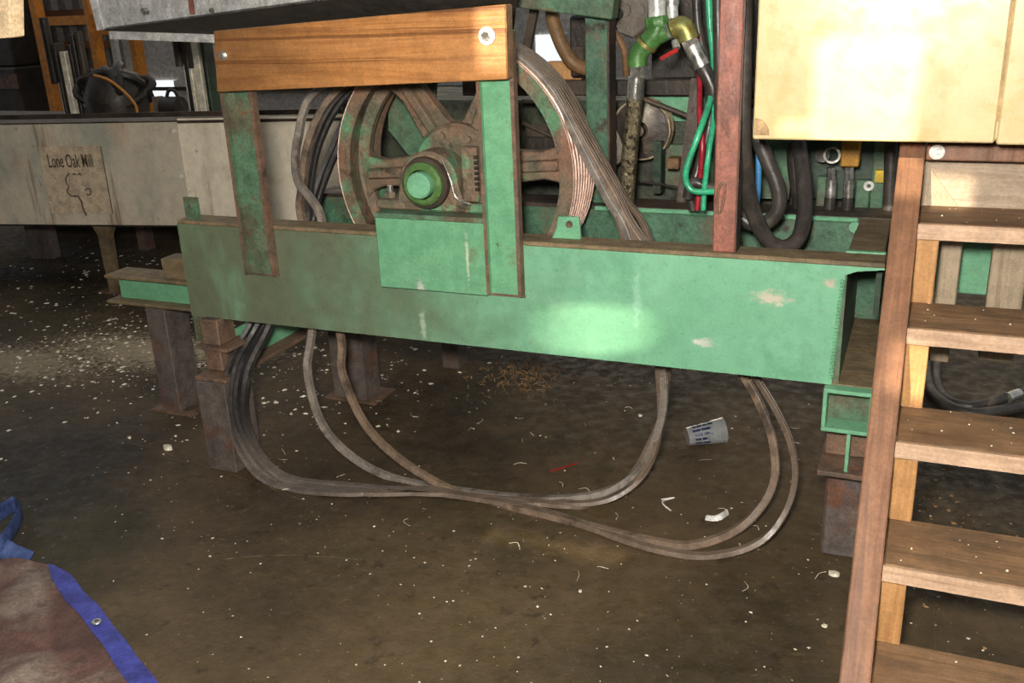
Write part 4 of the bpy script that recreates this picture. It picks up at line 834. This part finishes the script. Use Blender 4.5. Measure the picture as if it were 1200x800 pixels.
# clear cup on its side
c0_ = at(805, 511, Z=.032); c1_ = at(848, 503, Z=.045); c0_.z = .031; c1_.z = .043
cu_ = empty('plastic_cup', (c0_.x, c0_.y, 0), 'clear plastic cup with dark print lying on the floor', 'cup')
Lc = (c1_-c0_).length
MB().lathe([(.001, 0), (.030, 0), (.0425, Lc), (.0445, Lc+.001), (.0445, Lc-.003), (.0418, Lc-.003), (.0293, .002), (.001, .002)], c0_, c1_-c0_, 36).build('shell', M['cup'], cu_)
_ax = (c1_-c0_).normalized(); _u1 = _ax.orthogonal().normalized(); _u2 = _ax.cross(_u1); rc = random.Random(5)
def cup_pt(a, t, k=0): r = .0302+(.0425-.0302)*t+k; return c0_+_ax*(Lc*t)+(_u1*math.cos(a)+_u2*math.sin(a))*r
for i in range(14):       # printed lettering bars round the cup
    a = 2*math.pi*i/14+.1; t0 = .12+.05*rc.random(); t1 = .5+.2*rc.random(); m_ = MB()
    for (ta, tb_) in ((t0, (t0+t1)/2-.03), ((t0+t1)/2, t1)):
        q_ = [cup_pt(a, ta), cup_pt(a+.22, ta), cup_pt(a+.22, tb_), cup_pt(a, tb_)]; n_ = [cup_pt(a, ta, .0005), cup_pt(a+.22, ta, .0005), cup_pt(a+.22, tb_, .0005), cup_pt(a, tb_, .0005)]
        m_._add(q_+n_, [(0,1,2,3),(7,6,5,4),(0,4,5,1),(1,5,6,2),(2,6,7,3),(3,7,4,0)])
    m_.build('print_mark', M['cupprint'], cu_)

# ------------------------------------------------------------------ debris on the floor
def chunk(p, s, seed):
    rnd = random.Random(seed); m_ = MB(); k = 7
    base = [V((p.x+s*math.cos(2*math.pi*i/k)*rnd.uniform(.6, 1.1), p.y+.7*s*math.sin(2*math.pi*i/k)*rnd.uniform(.6, 1.1), .002)) for i in range(k)]
    return m_.prism(base, (0, 0, s*rnd.uniform(.5, .9)))
big = [((197, 527), .019, 'largest pale wood chip, lying left of the front left leg'), ((206, 512), .007, 'small pale chip just above the largest chip'), ((276, 541), .006, 'pale chip at the foot of the front left leg'),
       ((680, 694), .006, 'pale speck on the open floor below the right loops'), ((978, 675), .016, 'pale chip just below the right front leg'), ((966, 735), .007, 'pale chip left of the lower stair stringer'),
       ((345, 418), .009, 'pale chip under the beam between two belt strands'), ((588, 420), .007, 'pale chip in the shade under the beam'), ((405, 497), .006, 'pale chip between the two middle belts'), ((152, 514), .008, 'pale chip left of the rear left leg'), ((750, 488), .008, 'square pale chip left of the clear cup')]
for i, (p, s, lab) in enumerate(big):
    o = chunk(at(*p, Z=0), s, i).build('wood_chip', M['chip']); tag(o, lab, 'wood chip', 'larger wood chips on the floor')
o = MB().ribbon(spline([floorp(827, 606, .006), floorp(836, 607, .010), floorp(845, 605, .012), floorp(853, 600, .008)], 6), .018, .003, (0, 1, .6)).build('plastic_scrap', M['white']); tag(o, 'white curled plastic scrap between the right belt loops', 'scrap')
o = MB().tube(spline([floorp(775, 585, .004), floorp(790, 583, .012), floorp(776, 588, .006), floorp(786, 598, .004)], 6), .002, 6).build('white_string', M['white']); tag(o, 'thin white string left of the plastic scrap', 'string')
o = MB().tube(spline([floorp(645, 552, .004), floorp(655, 549, .006), floorp(668, 545, .005), floorp(676, 543, .004)], 6), .002, 6).build('red_string', M['red']); tag(o, 'thin red string on the floor under the beam', 'string')

rnd = random.Random(3)
def inframe(p):
    d = p-CAM; w = d.dot(FWD); return w > .3 and -20 < 600+F*d.dot(RGT)/w < 1220 and 230 < 400-F*d.dot(UPV)/w < 820
def chips(n, sampler, s0, s1, name, mat, label):
    m_ = MB(); c = 0
    while c < n:
        x, y = sampler(); p = V((x, y, 0)); c += 1
        if not inframe(p): continue
        s = s0+(s1-s0)*rnd.random()**3; an = rnd.uniform(0, 6.28); e = rnd.uniform(.4, 1); hh = s*rnd.uniform(.2, .5)
        ca, sa = math.cos(an)*s, math.sin(an)*s
        m_._add([(x+ca, y+sa, .0005), (x-sa*e, y+ca*e, .0005), (x-ca, y-sa, .0005), (x+sa*e, y-ca*e, .0005), (x+ca*.3, y+sa*.3, hh), (x-ca*.3, y-sa*.3, hh*.8)],
                [(0, 1, 4), (1, 2, 5), (1, 5, 4), (2, 3, 5), (3, 0, 4), (3, 4, 5)])
    o = m_.build(name, mat, smooth=False); tag(o, label, 'debris', kind='stuff'); return o
def left_patch(): return rnd.gauss(-3.0, .55), rnd.gauss(3.05, .38)
def under(): return rnd.uniform(-2.4, .2), rnd.uniform(1.7, 3.6)
def near(): return rnd.uniform(-2.4, .9), rnd.uniform(1.2, 2.4)
def back(): return rnd.uniform(-5, -1.5), rnd.uniform(2.6, 4.6)
def stairs_(): return rnd.uniform(-.05, .9), rnd.gauss(2.75, .35)
chips(1700, left_patch, .0015, .013, 'chip_scatter', M['chip'], 'pale wood chips scattered on the floor at left')
chips(420, under, .0015, .006, 'chip_scatter', M['chip'], 'pale specks scattered under the green beam')
chips(900, near, .001, .0042, 'chip_scatter', M['chip'], 'fine pale specks on the near open floor')
chips(900, back, .003, .016, 'chip_scatter', M['chip'], 'pale chips on the floor below the conveyor')
chips(900, stairs_, .002, .009, 'shaving_scatter', M['sawdust'], 'brown shavings on the floor behind the stairs')
for pts in ([(52, 478), (120, 508), (200, 533), (290, 562), (365, 590)], [(1094, 700), (1095, 730), (1096, 760)], [(262, 655), (330, 650), (420, 655)]):
    m_ = MB(); pp = spline([at(x, y, Z=.0006) for x, y in pts], 6)
    m_.tube(pp, [.0008+.0007*math.sin(i*2.3) for i in range(len(pp))], 4)
    o = m_.build('floor_crack', M['dustline']); o.location -= fl.location; o.parent = fl
ts = MB()
for i in range(90):
    k = rnd.randrange(5); x, y, z = rnd.uniform(.01, .5), Ys[k]+rnd.uniform(.01, .18), Zs[k]; q = .0008+.0024*rnd.random()**2
    ts._add([(x-q, y-q, z), (x+q, y-q*.6, z), (x+q*.7, y+q, z), (x-q*.8, y+q*.7, z), (x, y, z+q)], [(0, 1, 4), (1, 2, 4), (2, 3, 4), (3, 0, 4), (3, 2, 1, 0)])
tag(ts.build('chip_scatter', M['chip'], smooth=False), 'fine pale specks lying on the stair treads', 'debris', kind='stuff')
# tuft of shavings under the beam and strands
tf = MB(); c = at(615, 440, Z=0)
for i in range(260):
    p = c+V((rnd.gauss(0, .09), rnd.gauss(0, .10), .003)); a_ = rnd.uniform(0, 6.28); l = rnd.uniform(.01, .035)
    tf.tube([p, p+V((math.cos(a_)*l*.5, math.sin(a_)*l*.5, rnd.uniform(.004, .02))), p+V((math.cos(a_)*l, math.sin(a_)*l, .004))], .0008, 3)
tag(tf.build('shaving_tuft', M['sawdust']), 'tuft of brown wood shavings on the floor under the beam', 'debris', kind='stuff')
tf = MB()
for i in range(45):
    p = V((rnd.uniform(-1.9, 0), rnd.uniform(2.0, 3.1), .003)); a_ = rnd.uniform(0, 6.28); l = rnd.uniform(.015, .05); b_ = a_+rnd.uniform(-1, 1)
    tf.tube(spline([p, p+V((math.cos(a_)*l*.5, math.sin(a_)*l*.5, .004)), p+V((math.cos(b_)*l, math.sin(b_)*l, .002))], 3), .0007, 3)
tag(tf.build('fibre_scatter', M['chip']), 'thin pale fibres scattered across the floor', 'debris', kind='stuff')
